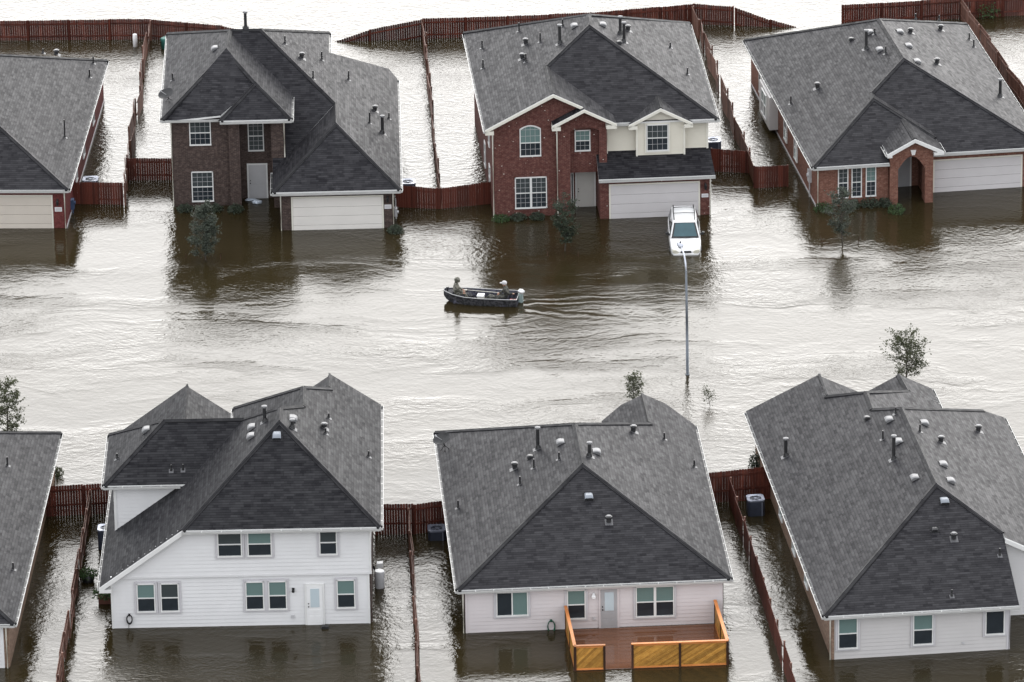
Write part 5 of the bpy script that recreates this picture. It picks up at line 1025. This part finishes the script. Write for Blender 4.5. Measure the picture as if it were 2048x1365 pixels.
def person(label, root, rz, J, cloth, capmat, capstyle):
    """J: joint name -> (pos, radius); one continuous skinned body"""
    names = list(J); idx = {n: i for i, n in enumerate(names)}
    E = [('pelvis', 'belly'), ('belly', 'chest'), ('chest', 'neck'), ('neck', 'head'), ('head', 'crown'), ('head', 'nose')]
    for s in 'lr':
        E += [('chest', 'sh_'+s), ('sh_'+s, 'el_'+s), ('el_'+s, 'wr_'+s), ('wr_'+s, 'pm_'+s), ('pelvis', 'hp_'+s), ('hp_'+s, 'kn_'+s), ('kn_'+s, 'an_'+s), ('an_'+s, 'to_'+s)]
        pm, wr = Vector(J['pm_'+s][0]), Vector(J['wr_'+s][0]); d = (pm-wr).normalized(); o = d.cross(Vector((0, 0, 1))); o = o.normalized() if o.length > .1 else Vector((0, 1, 0)); dn = Vector((0, 0, -1))
        for k, (off, ln) in enumerate(((-.033, .062), (-.011, .075), (.011, .07), (.033, .055))):
            a, b = f'f{k}a_{s}', f'f{k}b_{s}'; J[a] = (tuple(pm+o*off+d*ln*.5), .010); J[b] = (tuple(pm+o*off+d*ln*.75+dn*.03), .008); E += [('pm_'+s, a), (a, b)]
        J['th_'+s] = (tuple(wr+(pm-wr)*.5+o*.055+d*.03), .011); E += [('pm_'+s, 'th_'+s)]
    names = list(J); idx = {n: i for i, n in enumerate(names)}
    me = bpy.data.meshes.new('person'); me.from_pydata([J[n][0] for n in names], [(idx[a], idx[b]) for a, b in E], [])
    o = bpy.data.objects.new('person', me); COL.objects.link(o)
    m = o.modifiers.new('skin', 'SKIN'); sk = me.skin_vertices[0].data
    for n in names: r = J[n][1]; sk[idx[n]].radius = (r, r) if not isinstance(r, tuple) else r
    for n in names: sk[idx[n]].use_root = (n == 'pelvis')
    s2 = o.modifiers.new('sub', 'SUBSURF'); s2.levels = 2; s2.render_levels = 2
    dg = bpy.context.evaluated_depsgraph_get(); nm = bpy.data.meshes.new_from_object(o.evaluated_get(dg)); o.modifiers.clear(); o.data = nm
    nm.materials.clear()
    for mm in (cloth, 'skin', 'plastic_black'): nm.materials.append(MATS[mm])
    H, NK = Vector(J['head'][0]), Vector(J['neck'][0])
    for p in nm.polygons:
        c = p.center; k = 0
        if (c-H).length < .17 and c.z > NK.z+.02: k = 1
        for s in 'lr':
            if (c-Vector(J['pm_'+s][0])).length < .085: k = 1
            if (c-Vector(J['to_'+s][0])).length < .16: k = 2
        p.material_index = k
    nm.shade_smooth(); o.location = root; o.rotation_euler = (0, 0, rz); o.scale = (1.1, 1.1, 1.1); tag(o, label, 'person', 'people in the boat')
    C = Vector(J['crown'][0]); hd = (C-H).normalized(); fx = (Vector(J['nose'][0])-H); fx -= hd*fx.dot(hd); fx.normalize(); sx = hd.cross(fx)
    # hair / hat
    mb = MB(); n = 14; rows = []
    prof = ((.118, -.02), (.122, .03), (.112, .08), (.08, .118), (.03, .135)) if capstyle == 'cap' else ((.128, -.10), (.135, -.02), (.130, .05), (.11, .10), (.05, .145))
    for r, t in prof: rows.append([H+hd*t+fx*(r*1.08*math.cos(2*math.pi*k/n)-.012)+sx*r*math.sin(2*math.pi*k/n) for k in range(n)])
    for a, b in zip(rows, rows[1:]):
        for k in range(n):
            if capstyle == 'hood' and a is rows[0] and (k < 2 or k > n-3): continue
            mb.face([a[k], a[(k+1) % n], b[(k+1) % n], b[k]])
    mb.face(rows[-1])
    mb.face([H+fx*.11+sx*.075+hd*.03, H+fx*.11-sx*.075+hd*.03, H+fx*.205-sx*.05+hd*.012, H+fx*.205+sx*.05+hd*.012]); mb.face([H+fx*.11-sx*.075+hd*.02, H+fx*.11+sx*.075+hd*.02, H+fx*.205+sx*.05+hd*.0, H+fx*.205-sx*.05+hd*.0])
    mb.obj('cap' if capstyle == 'cap' else 'hood', capmat, o, fix=False)
    mb = MB()
    for s in (-1, 1): e = H+fx*.098+sx*.034*s+hd*.012; mb.tube([tuple(e), tuple(e+fx*.012)], .012, 8)
    mb.tube([tuple(H+fx*.098-hd*.05-sx*.025), tuple(H+fx*.098-hd*.05+sx*.025)], .006, 6); mb.obj('face_features', 'hair_dark', o)
    return o
def seated(lean=.05, armL=None, armR=None, turn=0.0, knee=.40):
    # faces local +x, seat surface at z=0
    p = Vector; J = {}
    J['pelvis'] = ((0, 0, .10), .18); J['belly'] = ((lean*.4, 0, .30), .18); J['chest'] = ((lean, 0, .50), .20); J['neck'] = ((lean*1.3, 0, .645), .06)
    hx = lean*1.4+.02; J['head'] = ((hx, 0, .765), .095); J['crown'] = ((hx-.01, 0, .86), .075); J['nose'] = ((hx+.105*math.cos(turn), .105*math.sin(turn), .755), .022)
    for s, k in (('l', 1), ('r', -1)):
        arm = armL if s == 'l' else armR
        J['sh_'+s] = ((lean, .20*k, .56), .095); el, wr, pm = arm or ((lean+.10, .25*k, .30), (lean+.30, .17*k, .20), (lean+.37, .15*k, .17))
        J['el_'+s] = (el, .07); J['wr_'+s] = (wr, .045); J['pm_'+s] = (pm, (.044, .026))
        J['hp_'+s] = ((.06, .095*k, .09), .10); J['kn_'+s] = ((.42, .14*k, .12), .078); J['an_'+s] = ((.42+knee*.5, .15*k, -.21), .055); J['to_'+s] = ((.58+knee*.5, .16*k, -.24), .045)
    return J
person('person in light camouflage clothing seated at the bow of the boat', inboat(1.45, .0, .32), BR+math.pi+R_(12), seated(.06, turn=2.2, knee=.5), 'camo_light', 'camo_light', 'hood')
person('person in dark clothing and pale cap seated at the stern beside the motor', inboat(-1.38, .08, .28), BR+R_(5), seated(.10, armL=((-.08, .30, .34), (-.25, .26, .32), (-.31, .22, .32))), 'camo_dark', 'cap_pale', 'cap')
